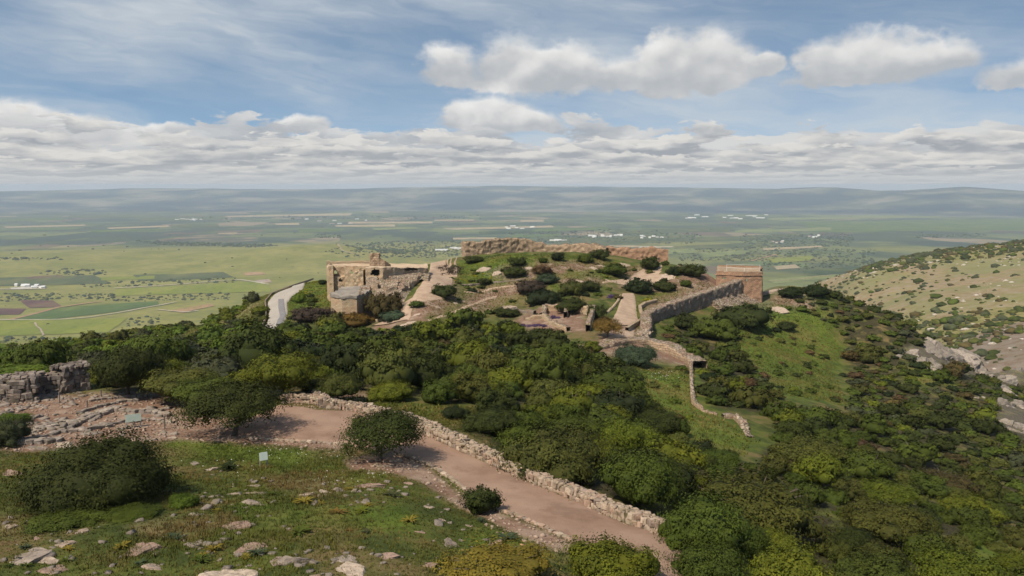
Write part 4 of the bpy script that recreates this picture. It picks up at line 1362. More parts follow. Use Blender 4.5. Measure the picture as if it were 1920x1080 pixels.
# ------------------------------------------------------------------ near stonework
WALLPIX = [(1300, 1030), (1262, 1014), (1182, 984), (1100, 948), (1020, 915), (950, 884), (900, 862), (860, 844), (820, 826), (770, 802), (735, 790)]
drystone_wall('stone_wall', WALLPIX, 1.35, 0.75, 'long low drystone wall of pale rubble running along the right side of the earth path', 'wall', PATH_STONE, 0.37, 2, -1, 300, 3)
drystone_wall('stone_wall', [(712, 784), (662, 771), (618, 766), (598, 764)], 1.2, 0.7, 'low drystone wall between the earth forecourt and the grass strip', 'wall', PATH_STONE, 0.40, 2, -1, 300, 4)
drystone_wall('stone_wall', [(598, 764), (590, 757), (586, 748)], 1.3, 0.9, 'thick stub of drystone wall at the corner of the earth forecourt', 'wall', PATH_STONE, 0.40, 3, -1, 300, 5)
drystone_wall('stone_wall', [(586, 758), (555, 756), (526, 757)], 0.9, 0.75, 'coursed drystone wall closing the far end of the earth forecourt', 'wall', PATH_STONE, 0.42, 3, -1, 300, 6)
drystone_wall('ruined_wall', [(66, 753), (30, 755), (-8, 754), (-60, 757)], 3.0, 2.3, 'ruined grey wall of big rough blocks, the lower left section beside the excavation', 'wall', DARK_STONE, 0.55, 5, -1, 260, 7)
drystone_wall('ruined_wall', [(166, 731), (144, 734), (122, 739)], 2.6, 2.7, 'upright ruined wall corner of dark stones beside the trees at the excavation', 'wall', DARK_STONE, 0.5, 6, -1, 200, 8)
drystone_wall('ruined_wall', [(122, 736), (90, 738), (62, 744)], 2.4, 1.9, 'recessed middle stretch of ruined wall between the two taller sections', 'wall', DARK_STONE, 0.5, 4, -1, 200, 9)
stone_row('stone_kerb', [(1076, 1018), (1040, 1000), (1000, 982), (960, 965), (932, 957)], 0.42, 'row of pale kerb stones edging the path near the small round bush', 'kerb', PATH_STONE, 11, height=0.6)
stone_row('stone_kerb', [(905, 937), (882, 926), (862, 912), (845, 898), (815, 878), (782, 863), (752, 853)], 0.42, 'row of kerb stones edging the path below the lone oak', 'kerb', PATH_STONE, 12, height=0.6)
stone_row('stone_kerb', [(640, 834), (600, 831), (540, 828), (470, 823)], 0.45, 'straight row of kerb stones along the grass side of the earth forecourt', 'kerb', PATH_STONE, 13, height=0.5)
for i, (pix, sz, rows, lab) in enumerate([
    ([(128, 803), (150, 791), (180, 779), (215, 768)], 0.75, 2, 'thick diagonal footing of large stones in the middle of the excavation'),
    ([(58, 812), (90, 802), (132, 792)], 0.6, 2, 'double row of squared stones low on the left of the excavation'),
    ([(66, 824), (110, 812), (160, 808), (205, 800)], 0.6, 1, 'scattered row of flat stones below the diagonal footing'),
    ([(215, 771), (250, 773), (290, 776), (312, 780)], 0.7, 1, 'line of low flat slabs right of the diagonal footing'),
    ([(148, 776), (185, 764), (230, 754), (255, 752)], 0.55, 1, 'thin row of stones behind the diagonal footing'),
    ([(205, 798), (240, 790), (285, 788), (322, 794)], 0.5, 1, 'row of small stones behind the information board'),
    ([(40, 832), (90, 830), (118, 826)], 0.7, 2, 'weathered ledge stones beside the grey bush left of the excavation'),
    ([(172, 752), (215, 747), (262, 744), (285, 743)], 0.55, 1, 'broken stone line at the foot of the dark trees'),
]):
    stone_row('wall_footing', pix, sz, lab, 'wall footing', GREY_STONE, 30 + i, 'excavated wall footings', 1.0, 0.6, 0.2, rows)

# ------------------------------------------------------------------ foliage
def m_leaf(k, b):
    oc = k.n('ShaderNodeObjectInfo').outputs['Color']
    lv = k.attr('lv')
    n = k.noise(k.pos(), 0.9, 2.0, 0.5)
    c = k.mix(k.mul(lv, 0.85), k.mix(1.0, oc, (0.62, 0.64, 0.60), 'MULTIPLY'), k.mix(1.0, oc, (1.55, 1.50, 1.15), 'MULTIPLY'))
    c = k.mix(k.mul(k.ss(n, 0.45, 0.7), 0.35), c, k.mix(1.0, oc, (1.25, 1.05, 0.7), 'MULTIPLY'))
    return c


def leaf_material(name):
    m = material(name, m_leaf, 0.75, 0.12)
    k = NT.__new__(NT); k.t = m.node_tree
    out = [n for n in k.t.nodes if n.type == 'OUTPUT_MATERIAL'][0]
    pb = [n for n in k.t.nodes if n.type == 'BSDF_PRINCIPLED'][0]
    col = pb.inputs['Base Color'].links[0].from_socket
    tr = k.n('ShaderNodeBsdfTranslucent')
    k.link(col, tr.inputs[0])
    mx = k.n('ShaderNodeMixShader')
    mx.inputs[0].default_value = 0.14
    k.link(pb.outputs[0], mx.inputs[1]); k.link(tr.outputs[0], mx.inputs[2])
    k.link(mx.outputs[0], out.inputs[0])
    return m


M_LEAF = leaf_material('foliage')
M_BARK = flat('grey_brown_bark', (0.075, 0.058, 0.045), (0.13, 0.105, 0.085), 6.0)


def icos(sub):
    bm = bmesh.new(); bmesh.ops.create_icosphere(bm, subdivisions=sub, radius=1.0)
    v = np.array([tuple(x.co) for x in bm.verts]); f = np.array([[x.index for x in q.verts] for q in bm.faces]); bm.free()
    return v, f


ICO1, ICO2 = icos(1), icos(2)


def crown_arrays(nleaf, leaf, seed, h=0.95, under=0.12, nl=16, core=True, loose=0.0, lobe=(0.26, 0.42)):
    """foliage of half width 1: leaf sprays clustered on rounded boughs, with a solid dark heart so that no light leaks through"""
    r = np.random.default_rng(seed)
    # boughs over a dome
    th = r.uniform(0, 2 * math.pi) + np.arange(nl) * 2.39996
    q = (np.arange(nl) + 0.5) / nl
    rad = np.sqrt(q) * 0.76 * r.uniform(0.85, 1.12, nl)
    rl = r.uniform(lobe[0] * 0.85, lobe[1], nl)
    ltone = r.uniform(-0.22, 0.22, nl)
    zc = under + (h - 0.30 - under) * np.sqrt(np.clip(1 - (rad / 0.95) ** 2, 0.0, 1)) * r.uniform(0.66, 1.12, nl)
    ex = 1 + 0.22 * np.cos(th * 1.0 + r.uniform(0, 6))
    Cc = np.stack([rad * np.cos(th) * ex, rad * np.sin(th), zc], 1)
    low = r.uniform(size=nl) < 0.5                     # some boughs hang lower at the rim
    Cc[(rad > 0.55) & low, 2] *= 0.72
    for ax in (0, 1):                                  # centred, half width 1
        lo_, hi_ = (Cc[:, ax] - rl).min(), (Cc[:, ax] + rl).max()
        Cc[:, ax] = (Cc[:, ax] - (lo_ + hi_) / 2) * (1.96 / (hi_ - lo_))
    # sprays on the boughs
    ncl = max(60, nleaf // 26)
    li = r.choice(nl, ncl, p=rl ** 2 / (rl ** 2).sum())
    d = r.normal(size=(ncl, 3)); d[:, 2] += 0.30; d /= np.linalg.norm(d, axis=1)[:, None]
    cp = Cc[li] + d * (rl[li] * r.uniform(0.82, 1.1 + loose, ncl))[:, None] * np.array([1, 1, 0.82])
    cp[:, 2] = np.maximum(cp[:, 2], under * 0.6)
    tone = r.uniform(0, 1, ncl)
    ci = r.choice(ncl, nleaf)
    sp = 0.052 + 0.05 * loose
    off = r.normal(size=(nleaf, 3)) * sp * np.array([1.25, 1.25, 0.8])
    p = cp[ci] + off
    p[:, 2] = np.maximum(p[:, 2], under * 0.35)
    dome = p - np.array([0, 0, h * 0.15]); dome /= np.linalg.norm(dome, axis=1)[:, None] + 1e-6
    n = d[ci] * 0.85 + dome * 0.55 + off / sp * 0.22 + r.normal(size=(nleaf, 3)) * 0.30
    n[:, 2] += 0.15
    n /= np.linalg.norm(n, axis=1)[:, None]
    t = np.cross(n, r.normal(size=(nleaf, 3))); t /= np.linalg.norm(t, axis=1)[:, None]
    bb = np.cross(n, t)
    s = leaf * r.uniform(0.55, 1.25, nleaf)[:, None]
    v = np.stack([p - t * s, p + bb * s * 0.55, p + t * s, p - bb * s * 0.55], 1).reshape(-1, 3)
    f = np.arange(nleaf * 4).reshape(-1, 4)
    lv = np.repeat(np.clip(tone[ci] * 0.55 + r.uniform(0, 0.38, nleaf) + ltone[li[ci]], 0, 1), 4)
    tri = np.concatenate([f[:, [0, 1, 2]], f[:, [0, 2, 3]]])
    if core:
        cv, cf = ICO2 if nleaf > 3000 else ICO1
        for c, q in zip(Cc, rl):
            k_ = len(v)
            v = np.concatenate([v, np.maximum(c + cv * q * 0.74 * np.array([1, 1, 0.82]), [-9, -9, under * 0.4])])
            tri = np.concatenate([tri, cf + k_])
            lv = np.concatenate([lv, np.full(len(cv), 0.12)])  # cores coloured darker: the shade in the crown's crevices is painted in
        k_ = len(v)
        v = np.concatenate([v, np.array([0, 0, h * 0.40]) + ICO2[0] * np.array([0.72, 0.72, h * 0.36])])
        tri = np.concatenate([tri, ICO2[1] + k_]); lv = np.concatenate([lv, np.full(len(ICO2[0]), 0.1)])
    return v, tri, lv


def crown_mesh(name, *a, **kw):
    v, t, lv = crown_arrays(*a, **kw)
    me = mesh_np(name, v, t, False, M_LEAF)
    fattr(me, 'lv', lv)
    return me


NEAR = [crown_mesh('crown', 11000, 0.030, 100 + i, h=(0.95, 0.85, 1.0, 0.9)[i], nl=(18, 24, 14, 20)[i], under=(0.16, 0.10, 0.2, 0.14)[i], loose=(0.12, 0.22, 0.3, 0.15)[i]) for i in range(4)]
MID = [crown_mesh('crown', 4200, 0.050, 200 + i, h=(0.95, 0.8, 1.05, 0.9, 0.85, 1.0)[i], nl=(16, 20, 12, 18, 14, 10)[i], under=(0.14, 0.1, 0.2, 0.08, 0.12, 0.16)[i], loose=0.1 * (i % 3)) for i in range(6)]
FAR = [crown_mesh('crown', 1400, 0.085, 300 + i, h=(0.9, 0.75, 1.0, 0.85, 0.8, 0.95)[i], nl=(9, 12, 8, 10, 7, 11)[i], under=(0.06, 0.04, 0.1, 0.05, 0.06, 0.08)[i], loose=0.1 * (i % 3)) for i in range(6)]
HERO_BUSH = crown_mesh('crown', 26000, 0.022, 401, h=0.95, nl=30, under=0.03, loose=0.22, lobe=(0.20, 0.36))
HERO_OAK = [crown_mesh('crown', 17000, 0.027, 411 + i, h=(1.0, 0.98)[i], nl=(20, 18)[i], under=(0.30, 0.24)[i], loose=0.30, core=False, lobe=(0.20, 0.34)) for i in range(2)]
SMALL_BUSH = crown_mesh('crown', 3600, 0.062, 421, h=1.25, nl=9, under=0.05, loose=0.45, lobe=(0.26, 0.40))
SPRAY = [crown_mesh('crown', 9000, 0.030, 431 + i, h=0.9, nl=20, under=0.03, loose=0.5, lobe=(0.2, 0.32)) for i in range(2)]
BARE = [crown_mesh('crown', 1500, 0.04, 441 + i, h=0.9, nl=12, under=0.1, loose=0.35, core=False) for i in range(2)]


def trunk_mesh(seed, stems=3, reach=0.55, thick=0.06):
    rnd = random.Random(seed)
    V, Fc = [], []

    def limb(pts, r0, r1):
        m = 6
        k0 = len(V)
        for i, p in enumerate(pts):
            f = i / (len(pts) - 1)
            d = (pts[min(i + 1, len(pts) - 1)] - pts[max(i - 1, 0)]).normalized()
            a = d.orthogonal().normalized(); b_ = d.cross(a)
            q = r0 * (1 - f) + r1 * f
            for j in range(m):
                an = j * 2 * math.pi / m
                V.append(tuple(p + (a * math.cos(an) + b_ * math.sin(an)) * q))
        for i in range(len(pts) - 1):
            for j in range(m):
                Fc.append((k0 + i * m + j, k0 + i * m + (j + 1) % m, k0 + (i + 1) * m + (j + 1) % m, k0 + (i + 1) * m + j))
    base = Vector((0, 0, -0.06))
    fork = Vector((rnd.uniform(-0.05, 0.05), rnd.uniform(-0.05, 0.05), 0.24))
    limb([base, base.lerp(fork, 0.5) + Vector((rnd.uniform(-.02, .02), rnd.uniform(-.02, .02), 0)), fork], thick * 1.25, thick * 0.85)
    for s in range(stems):
        an = s * 2 * math.pi / stems + rnd.uniform(-0.4, 0.4)
        e = Vector((math.cos(an) * reach, math.sin(an) * reach, 0.62 + rnd.uniform(-0.08, 0.1)))
        mid = fork.lerp(e, 0.5) + Vector((rnd.uniform(-.06, .06), rnd.uniform(-.06, .06), 0.05))
        limb([fork, mid, e], thick * 0.7, thick * 0.22)
        for q in range(2):
            e2 = mid + Vector((rnd.uniform(-.35, .35), rnd.uniform(-.35, .35), rnd.uniform(0.15, 0.3)))
            limb([mid, mid.lerp(e2, 0.5), e2], thick * 0.35, thick * 0.12)
    return mesh_np('trunk', V, Fc, True, M_BARK)


TRUNKS = [trunk_mesh(i, 3 + i % 3) for i in range(4)]
TWIGS = trunk_mesh(9, 7, 0.75, 0.035)

TONES = {
    'dark green': (0.034, 0.044, 0.011), 'mid green': (0.050, 0.069, 0.012), 'olive green': (0.063, 0.070, 0.017), 'yellow green': (0.088, 0.105, 0.012),
    'brown green': (0.070, 0.055, 0.022), 'grey green': (0.052, 0.060, 0.032), 'deep green': (0.019, 0.028, 0.010), 'bright green': (0.075, 0.115, 0.018),
    'red brown': (0.078, 0.050, 0.028), 'purple brown': (0.048, 0.036, 0.030), 'orange brown': (0.125, 0.078, 0.022), 'blue green': (0.040, 0.060, 0.038), 'golden': (0.150, 0.125, 0.022),
}


def tone(name, rnd, j=0.16):
    c = TONES[name]
    q = rnd.uniform(1 - j, 1 + j)
    return (c[0] * q * rnd.uniform(0.94, 1.06), c[1] * q, c[2] * q * rnd.uniform(0.9, 1.1), 1)


PLANTED = []                                     # (x, y, half width) of every tree, to keep others off


def tree(x, y, wx, hz, tn, label, group=None, name='oak_tree', crown=None, trunk=None, rnd=random, z=None, sink=0.0, cat='tree', rot=None, raise_=0.0, wy=None):
    zz = gz(x, y) if z is None else z
    root = empty(name, Vector((x, y, zz - sink)), 0.0)
    tag(root, label, cat, group, 'thing')
    c = bpy.data.objects.new('crown', crown); C.objects.link(c); c.parent = root
    c.rotation_euler = (0, 0, rnd.uniform(0, 6.28) if rot is None else rot)
    c.scale = (wx, wy or wx, hz)
    c.location = (0, 0, raise_)
    c.color = tone(tn, rnd)
    if trunk is not None:
        t = bpy.data.objects.new('trunk', trunk); C.objects.link(t); t.parent = root
        t.rotation_euler = (0, 0, rnd.uniform(0, 6.28))
        t.scale = (wx * 0.95, wx * 0.95, hz * 1.0 + raise_)
    PLANTED.append((x, y, wx))
    return root


def px_size(p):                                  # photo pixels per metre at a point
    return F / (p[1] * CP - p[2] * SP)


HEROES = [  # base pixel (u, v), width px, height px, tone, crown set, has trunk, label
    (440, 816, 196, 104, 'dark green', 'oak0', 1, 'spreading dark oak with a visible trunk at the left end of the earth forecourt'),
    (712, 861, 174, 100, 'dark green', 'oak1', 1, 'lone round-crowned oak standing beside the earth path with stones at its foot'),
    (188, 965, 322, 164, 'dark green', 'bush', 0, 'huge domed dark green bush in the grass below the information board'),
    (900, 968, 84, 58, 'dark green', 'small', 0, 'small leafy bush on the grass side of the earth path, between the kerb rows'),
    (240, 742, 150, 98, 'dark green', 'near', 1, 'tall dark oak right behind the ruined wall corner'),
    (345, 752, 168, 70, 'olive green', 'near', 1, 'olive green oak with a layered crown above the excavation'),
    (392, 770, 150, 70, 'mid green', 'near', 1, 'mid green oak pressed between the olive oak and the spreading dark oak'),
    (530, 746, 150, 92, 'yellow green', 'near', 1, 'broad yellow green oak behind the coursed wall of the forecourt'),
    (634, 752, 92, 56, 'olive green', 'near', 1, 'small open oak on a thin trunk above the corner wall stub'),
    (731, 755, 104, 48, 'yellow green', 'near', 0, 'low yellow green bush at the back of the grass strip'),
    (852, 790, 66, 30, 'deep green', 'near', 0, 'small deep green bush touching the far end of the long drystone wall'),
    (1000, 862, 160, 70, 'mid green', 'near', 0, 'mid green bush crowding the long drystone wall at its middle'),
    (920, 826, 130, 62, 'dark green', 'near', 0, 'dark bush leaning over the far part of the long drystone wall'),
    (1045, 918, 240, 128, 'olive green', 'near', 0, 'big olive bush with a lumpy crown behind the long drystone wall'),
    (1215, 930, 220, 96, 'dark green', 'near', 0, 'wide dark bush behind the near end of the long drystone wall'),
    (1400, 1012, 316, 132, 'olive green', 'spray', 0, 'huge twiggy olive bush at the lower right of the long drystone wall'),
    (1660, 950, 136, 56, 'yellow green', 'near', 0, 'bright yellow green bush among dark bushes on the lower right slope'),
    (1815, 974, 130, 56, 'yellow green', 'near', 0, 'yellow green bush low on the right slope beside the small meadow'),
    (1515, 880, 150, 74, 'olive green', 'near', 0, 'rounded olive bush directly below the short broken wall corner'),
    (1345, 880, 100, 44, 'mid green', 'near', 0, 'rounded green bush at the left foot of the grassy slope'),
    (1770, 920, 130, 46, 'brown green', 'spray', 0, 'large brownish twiggy bush amid the green of the lower right slope'),
    (1655, 1015, 190, 90, 'olive green', 'near', 0, 'dull olive bush just left of the bushes lining the bottom right'),
    (925, 1108, 270, 84, 'golden', 'spray', 0, 'golden flowering shrub covering the path margin at the bottom of the slope'),
    (1150, 1110, 220, 104, 'yellow green', 'near', 0, 'leafy green shrub overlapping the near end of the earth path'),
    (1330, 1120, 170, 120, 'mid green', 'near', 0, 'green shrub against the near end of the long drystone wall'),
    (1480, 1135, 210, 130, 'yellow green', 'near', 0, 'yellow green shrub second in the row along the bottom right'),
    (1640, 1135, 210, 116, 'mid green', 'near', 0, 'mid green shrub third in the row along the bottom right'),
    (1800, 1135, 230, 120, 'yellow green', 'near', 0, 'yellow green shrub at the right end of the row along the bottom'),
    (1190, 688, 98, 48, 'blue green', 'near', 0, 'dark blue green bush on the grassy platform under the terrace wall'),
    (1139, 633, 70, 38, 'orange brown', 'oakm', 1, 'brown-leaved oak with a trunk beside the upper earth path'),
    (1296, 495, 44, 18, 'dark green', 'mid', 1, 'lone flat-topped tree on the crest left of the square tower'),
    (1044, 490, 34, 18, 'deep green', 'mid', 0, 'round deep green bush on the crest below the middle of the back wall'),
    (970, 501, 42, 18, 'dark green', 'mid', 0, 'dark bush on the crest below the highest part of the back wall'),
    (1018, 494, 20, 11, 'mid green', 'mid', 0, 'tiny green bush left of the round deep green bush on the crest'),
    (1097, 494, 38, 20, 'mid green', 'mid', 0, 'mid green bush on the crest between two darker bushes'),
    (1125, 488, 44, 22, 'dark green', 'mid', 0, 'dark bush on the crest under the brown bush of the back wall'),
    (1126, 471, 38, 15, 'brown green', 'mid', 0, 'brown bush breaking the skyline on top of the back wall'),
    (1219, 508, 42, 28, 'dark green', 'mid', 0, 'tall dark bush on the right shoulder of the hilltop'),
    (1153, 520, 58, 26, 'mid green', 'mid', 0, 'wide green bush in the middle of the hilltop, right of the pale rocks'),
    (966, 524, 52, 22, 'dark green', 'mid', 0, 'dark bush in the yellow grass on the left half of the hilltop'),
    (1017, 518, 42, 22, 'red brown', 'mid', 0, 'reddish brown bush in the middle of the hilltop'),
    (1025, 536, 52, 22, 'blue green', 'mid', 0, 'dark bluish bush just below the reddish brown hilltop bush'),
    (996, 556, 64, 30, 'purple brown', 'mid', 0, 'brown-topped bush at the end of the upper dirt track'),
    (1070, 556, 62, 34, 'olive green', 'mid', 0, 'olive bush on the near side of the hilltop above the ruined hall'),
    (1108, 548, 42, 24, 'dark green', 'mid', 0, 'small dark bush right of the olive hilltop bush'),
    (909, 536, 34, 14, 'dark green', 'mid', 0, 'small dark bush beside the line of rough stones on the hilltop'),
    (889, 495, 42, 14, 'dark green', 'mid', 0, 'low dark bush below the left end of the back wall'),
    (1198, 552, 64, 32, 'deep green', 'mid', 0, 'dense deep green bush at the head of the upper earth path'),
    (1246, 548, 58, 22, 'dark green', 'mid', 0, 'long low dark bush right of the head of the upper earth path'),
    (1210, 479, 44, 13, 'purple brown', 'mid', 0, 'brownish bush in front of the low broken wall'),
    (1243, 490, 56, 17, 'dark green', 'mid', 0, 'long dark bush at the right end of the low broken wall'),
    (1296, 521, 62, 28, 'dark green', 'mid', 0, 'spreading dark bush between the pinkish boulder and the square tower'),
    (1262, 518, 36, 20, 'deep green', 'mid', 0, 'deep green bush behind the pinkish boulder'),
    (1286, 540, 26, 14, 'mid green', 'mid', 0, 'small round bush on the bare earth left of the outer wall head'),
    (847, 514, 62, 21, 'purple brown', 'bare', 1, 'bare brown bush beside the upper castle ramp'),
    (832, 562, 58, 28, 'dark green', 'mid', 0, 'dark two-lobed bush on the right edge of the castle ramp'),
    (783, 578, 34, 13, 'mid green', 'mid', 0, 'low green bush at the foot of the castle ramp'),
    (722, 600, 84, 56, 'brown green', 'mid', 0, 'big brownish bush in front of the vaulted ruin'),
    (738, 604, 60, 24, 'blue green', 'mid', 0, 'low green bush at the foot of the big brownish bush'),
    (585, 606, 92, 32, 'purple brown', 'mid', 0, 'dark purplish bush below the bend of the road'),
    (662, 616, 92, 30, 'orange brown', 'mid', 0, 'rusty brown bush below the faceted bastion'),
    (1071, 590, 70, 34, 'dark green', 'mid', 0, 'wide dark bush above the right part of the ruined hall'),
    (1015, 573, 84, 34, 'deep green', 'mid', 0, 'deep green thicket under the brown-topped hilltop bush'),
    (1118, 600, 44, 30, 'dark green', 'mid', 0, 'dark bush tucked behind the right wall of the ruined hall'),
    (950, 596, 62, 20, 'dark green', 'mid', 0, 'dark green bush above the low tumbled wall'),
    (520, 546, 44, 20, 'orange brown', 'mid', 0, 'rusty bush on the skyline left of the road bend'),
    (592, 512, 30, 13, 'dark green', 'mid', 0, 'dark bush on the skyline just left of the vaulted ruin'),
    (562, 569, 32, 20, 'bright green', 'mid', 0, 'bright green round bush on the verge inside the road bend'),
    (586, 568, 26, 12, 'mid green', 'mid', 0, 'small low bush right of the bright green round bush'),
    (605, 534, 18, 10, 'deep green', 'mid', 0, 'tiny dark bush at the foot of the vaulted ruin by the road'),
    (1405, 726, 34, 16, 'red brown', 'mid', 0, 'reddish dead bush on the right slope near the meadow edge'),
    (1390, 620, 130, 56, 'dark green', 'mid', 0, 'big dark tree clump directly below the fallen rubble of the square tower'),
    (1340, 640, 110, 48, 'mid green', 'mid', 0, 'green tree clump below the middle of the outer wall'),
    (1475, 622, 44, 18, 'dark green', 'mid', 0, 'dark bush alone in the right meadow, nearest the square tower'),
    (1480, 560, 60, 18, 'deep green', 'mid', 0, 'dark bush on the skyline right of the square tower'),
    (1530, 560, 60, 26, 'deep green', 'mid', 0, 'larger dark bush on the skyline farther right of the square tower'),
    (20, 705, 150, 26, 'bright green', 'mid', 0, 'low bright green thicket behind the lower left section of the ruined wall'),
    (8, 838, 110, 62, 'grey green', 'spray', 0, 'half bare grey bush at the left end of the excavation'),
    (18, 800, 80, 26, 'bright green', 'near', 0, 'small fresh green bush above the half bare grey bush'),
    (345, 953, 66, 32, 'bright green', 'near', 0, 'low fresh green bush in the grass right of the huge domed bush'),
    (250, 975, 120, 26, 'mid green', 'near', 0, 'low trailing green bush under the right side of the huge domed bush'),
    (120, 992, 170, 36, 'mid green', 'near', 0, 'low trailing green bush under the left side of the huge domed bush'),
    (1080, 835, 150, 62, 'mid green', 'near', 0, 'rounded green oak in the wood behind the big olive bush'),
    (1160, 850, 150, 74, 'yellow green', 'near', 0, 'yellow green oak in the wood left of the grassy slope'),
    (1230, 820, 110, 62, 'dark green', 'near', 0, 'dark oak beside the left edge of the grassy slope'),
]
CROWNS = {'near': NEAR, 'mid': MID, 'spray': SPRAY, 'bare': BARE, 'oak0': [HERO_OAK[0]], 'oak1': [HERO_OAK[1]], 'oakm': [HERO_OAK[1]], 'bush': [HERO_BUSH], 'small': [SMALL_BUSH]}
HGT = {id(m): max(v.co.z for v in m.vertices) for s in CROWNS.values() for m in s}
LANDMARK_LABELS = []
rt = random.Random(77)
for (u, v, wp, hp_, tn, cs, tk, lab) in HEROES:
    p = G(u, v)
    s = px_size(p)
    wx = wp / s / 2 * 0.92
    cm_ = rt.choice(CROWNS[cs])
    # seen from above at an angle, a dome of height h over depth wx covers about h*cos + 0.45*wx*sin of the picture
    dep = -ray(u, v)[1]
    hz = max(0.35 * wx, (hp_ / s - 0.30 * wx * dep) / (HGT[id(cm_)]))
    up_ = 0.0
    if tk and cs != 'bare':
        up_ = 0.20 * hz * HGT[id(cm_)]
        hz *= 0.98
    b = Vector((p.x, p.y, 0)).normalized()
    back_ = 0.0 if tk else (0.98 if 'drystone wall' in lab and v < 1050 else 0.62) * wx
    x, y = p.x + b.x * back_, p.y + b.y * back_
    oak = bool(tk)
    tree(x, y, wx, hz, tn, lab, None, 'oak_tree' if oak else 'shrub', cm_, (TWIGS if cs == 'bare' else rt.choice(TRUNKS)) if tk else (TWIGS if cs == 'spray' else None), rt, sink=0.05 * wx, cat='tree' if oak else 'shrub', rot=(0.6 if cs in ('bush',) else None), wy=wx * (0.8 if cs == 'bush' else 1.0), raise_=up_)

# ---- the wood and the scrub that fill the slopes
ROADCLEAR = [[(262, 656), (300, 620), (316, 626), (296, 660)], [(330, 630), (410, 582), (424, 590), (350, 640)], [(440, 600), (500, 545), (512, 560), (470, 610)], [(480, 640), (496, 560), (545, 535), (610, 512), (622, 525), (560, 560), (545, 600), (530, 640)]]
CLEAR = ROADCLEAR + Z_LUSH[:2] + [Z_LUSH[6], Z_LUSH[10]] + Z_SOIL + [Z_ROCK[0], Z_ROCK[1]]
SPARSE = [[(850, 500), (1330, 490), (1330, 540), (1200, 560), (1000, 600), (900, 600), (840, 560)], [(1400, 570), (1560, 585), (1590, 760), (1470, 740), (1370, 630)], [(560, 545), (620, 540), (620, 600), (540, 600)], [(1130, 690), (1300, 690), (1420, 825), (1400, 860), (1230, 770)]]
N = 90000
cx = RNG.uniform(-260, 330, N); cy = RNG.uniform(38, 420, N)
ch_ = Hxy(cx, cy)
cu_, cv_ = project(cx, cy, ch_)
cr_ = np.hypot(cx, cy)
okw = np.zeros(N, bool)
for poly in WOOD:
    okw |= inside(poly, cu_, cv_)
clear = np.zeros(N, bool)
for poly in CLEAR:
    clear |= inside(poly, cu_, cv_)
sp_ = np.zeros(N, bool)
for poly in SPARSE:
    sp_ |= inside(poly, cu_, cv_)
gapn = vfbm(cx, cy, 26.0, 3, 61)
okw &= ~clear
okw &= ~((gapn > 0.50) & (cr_ > 75))
okw |= inside(BROW, cu_, cv_) & ~inside(Z_ROCK[0], cu_, cv_)
sp_ &= ~okw & (RNG.uniform(size=N) < 0.06)
outl = inside([(-3000, 640), (-300, 640), (-300, 720), (-3000, 1200)], cu_, cv_) & (np.abs(cx) > 90)
right_slope = (cx > 25) & (cu_ > 1300) | ((cu_ > 1235) & (cv_ < 770))
cand = []
order = RNG.permutation(N)
cellsz = 4.0
gridd = {}


def free(x, y, w_, k_):
    i0, j0 = int(x // cellsz), int(y // cellsz)
    for i in range(i0 - 2, i0 + 3):
        for j in range(j0 - 2, j0 + 3):
            for (qx, qy, qw) in gridd.get((i, j), ()):
                if (qx - x) ** 2 + (qy - y) ** 2 < (k_ * (w_ + qw)) ** 2:
                    return False
    return True


for (x, y, w_) in PLANTED:
    gridd.setdefault((int(x // cellsz), int(y // cellsz)), []).append((x, y, w_ * 0.9))
wr = np.random.default_rng(5)
for i in order:
    if not (okw[i] or sp_[i] or outl[i]):
        continue
    x, y, r_ = cx[i], cy[i], cr_[i]
    if sp_[i] and not okw[i]:
        w_ = wr.uniform(0.7, 1.6)
    elif right_slope[i]:
        w_ = float(np.clip(wr.lognormal(0.62, 0.36), 0.8, 3.6))
    elif cu_[i] < 480 and r_ > 150:
        w_ = float(np.clip(wr.normal(2.1, 0.6), 0.9, 3.4))
    else:
        w_ = float(np.clip(wr.lognormal(1.00, 0.36), 1.2, 4.7))
    if r_ < 75:
        w_ = min(w_, 3.2)
    if free(x, y, w_, 0.86 if right_slope[i] or r_ < 85 else 0.76):
        gridd.setdefault((int(x // cellsz), int(y // cellsz)), []).append((x, y, w_))
        cand.append((x, y, ch_[i], w_, r_, cu_[i], cv_[i], bool(right_slope[i])))

rl_ = random.Random(99)


def pick_tone(u, v, x, y, right):
    n = float(vfbm(np.array([x]), np.array([y]), 30.0, 2, 71)[0])
    q = rl_.random()
    if u < 480 and v < 720:
        return rl_.choice(['yellow green', 'bright green', 'olive green', 'grey green', 'bright green', 'yellow green', 'mid green'])
    if right:
        if q < 0.02: return 'red brown'
        if q < 0.07: return 'brown green'
        if q < 0.13: return 'yellow green' if v > 700 else 'olive green'
        return rl_.choice(['dark green', 'dark green', 'mid green', 'grey green', 'mid green', 'olive green', 'deep green'] if n < 0.1 else ['mid green', 'olive green', 'dark green'])
    if q < 0.04: return 'brown green'
    if q < 0.24: return 'yellow green'
    return rl_.choice(['dark green', 'mid green', 'mid green', 'olive green', 'deep green'])


# hidden behind nearer crowns or outside the frame -> not shown as individuals
info = []
for c in cand:
    x, y, z, w_, r_, u, v, right = c
    inf = (-20 < u < 1940) and (330 < v < 1110)
    info.append((w_ / r_ * (1.0 if inf else 0.0), c))
info.sort(key=lambda q: -q[0])
big, rest = [], []
n_sh = sum(1 for h_ in HEROES if not h_[6]); n_oak = len(HEROES) - n_sh
for s, c in info:                                # the largest in view stand alone, up to 300 of each kind
    isoak = c[3] > 2.45
    if s > 0 and (n_oak if isoak else n_sh) < 298:
        big.append(c)
        if isoak: n_oak += 1
        else: n_sh += 1
    else:
        rest.append(c)

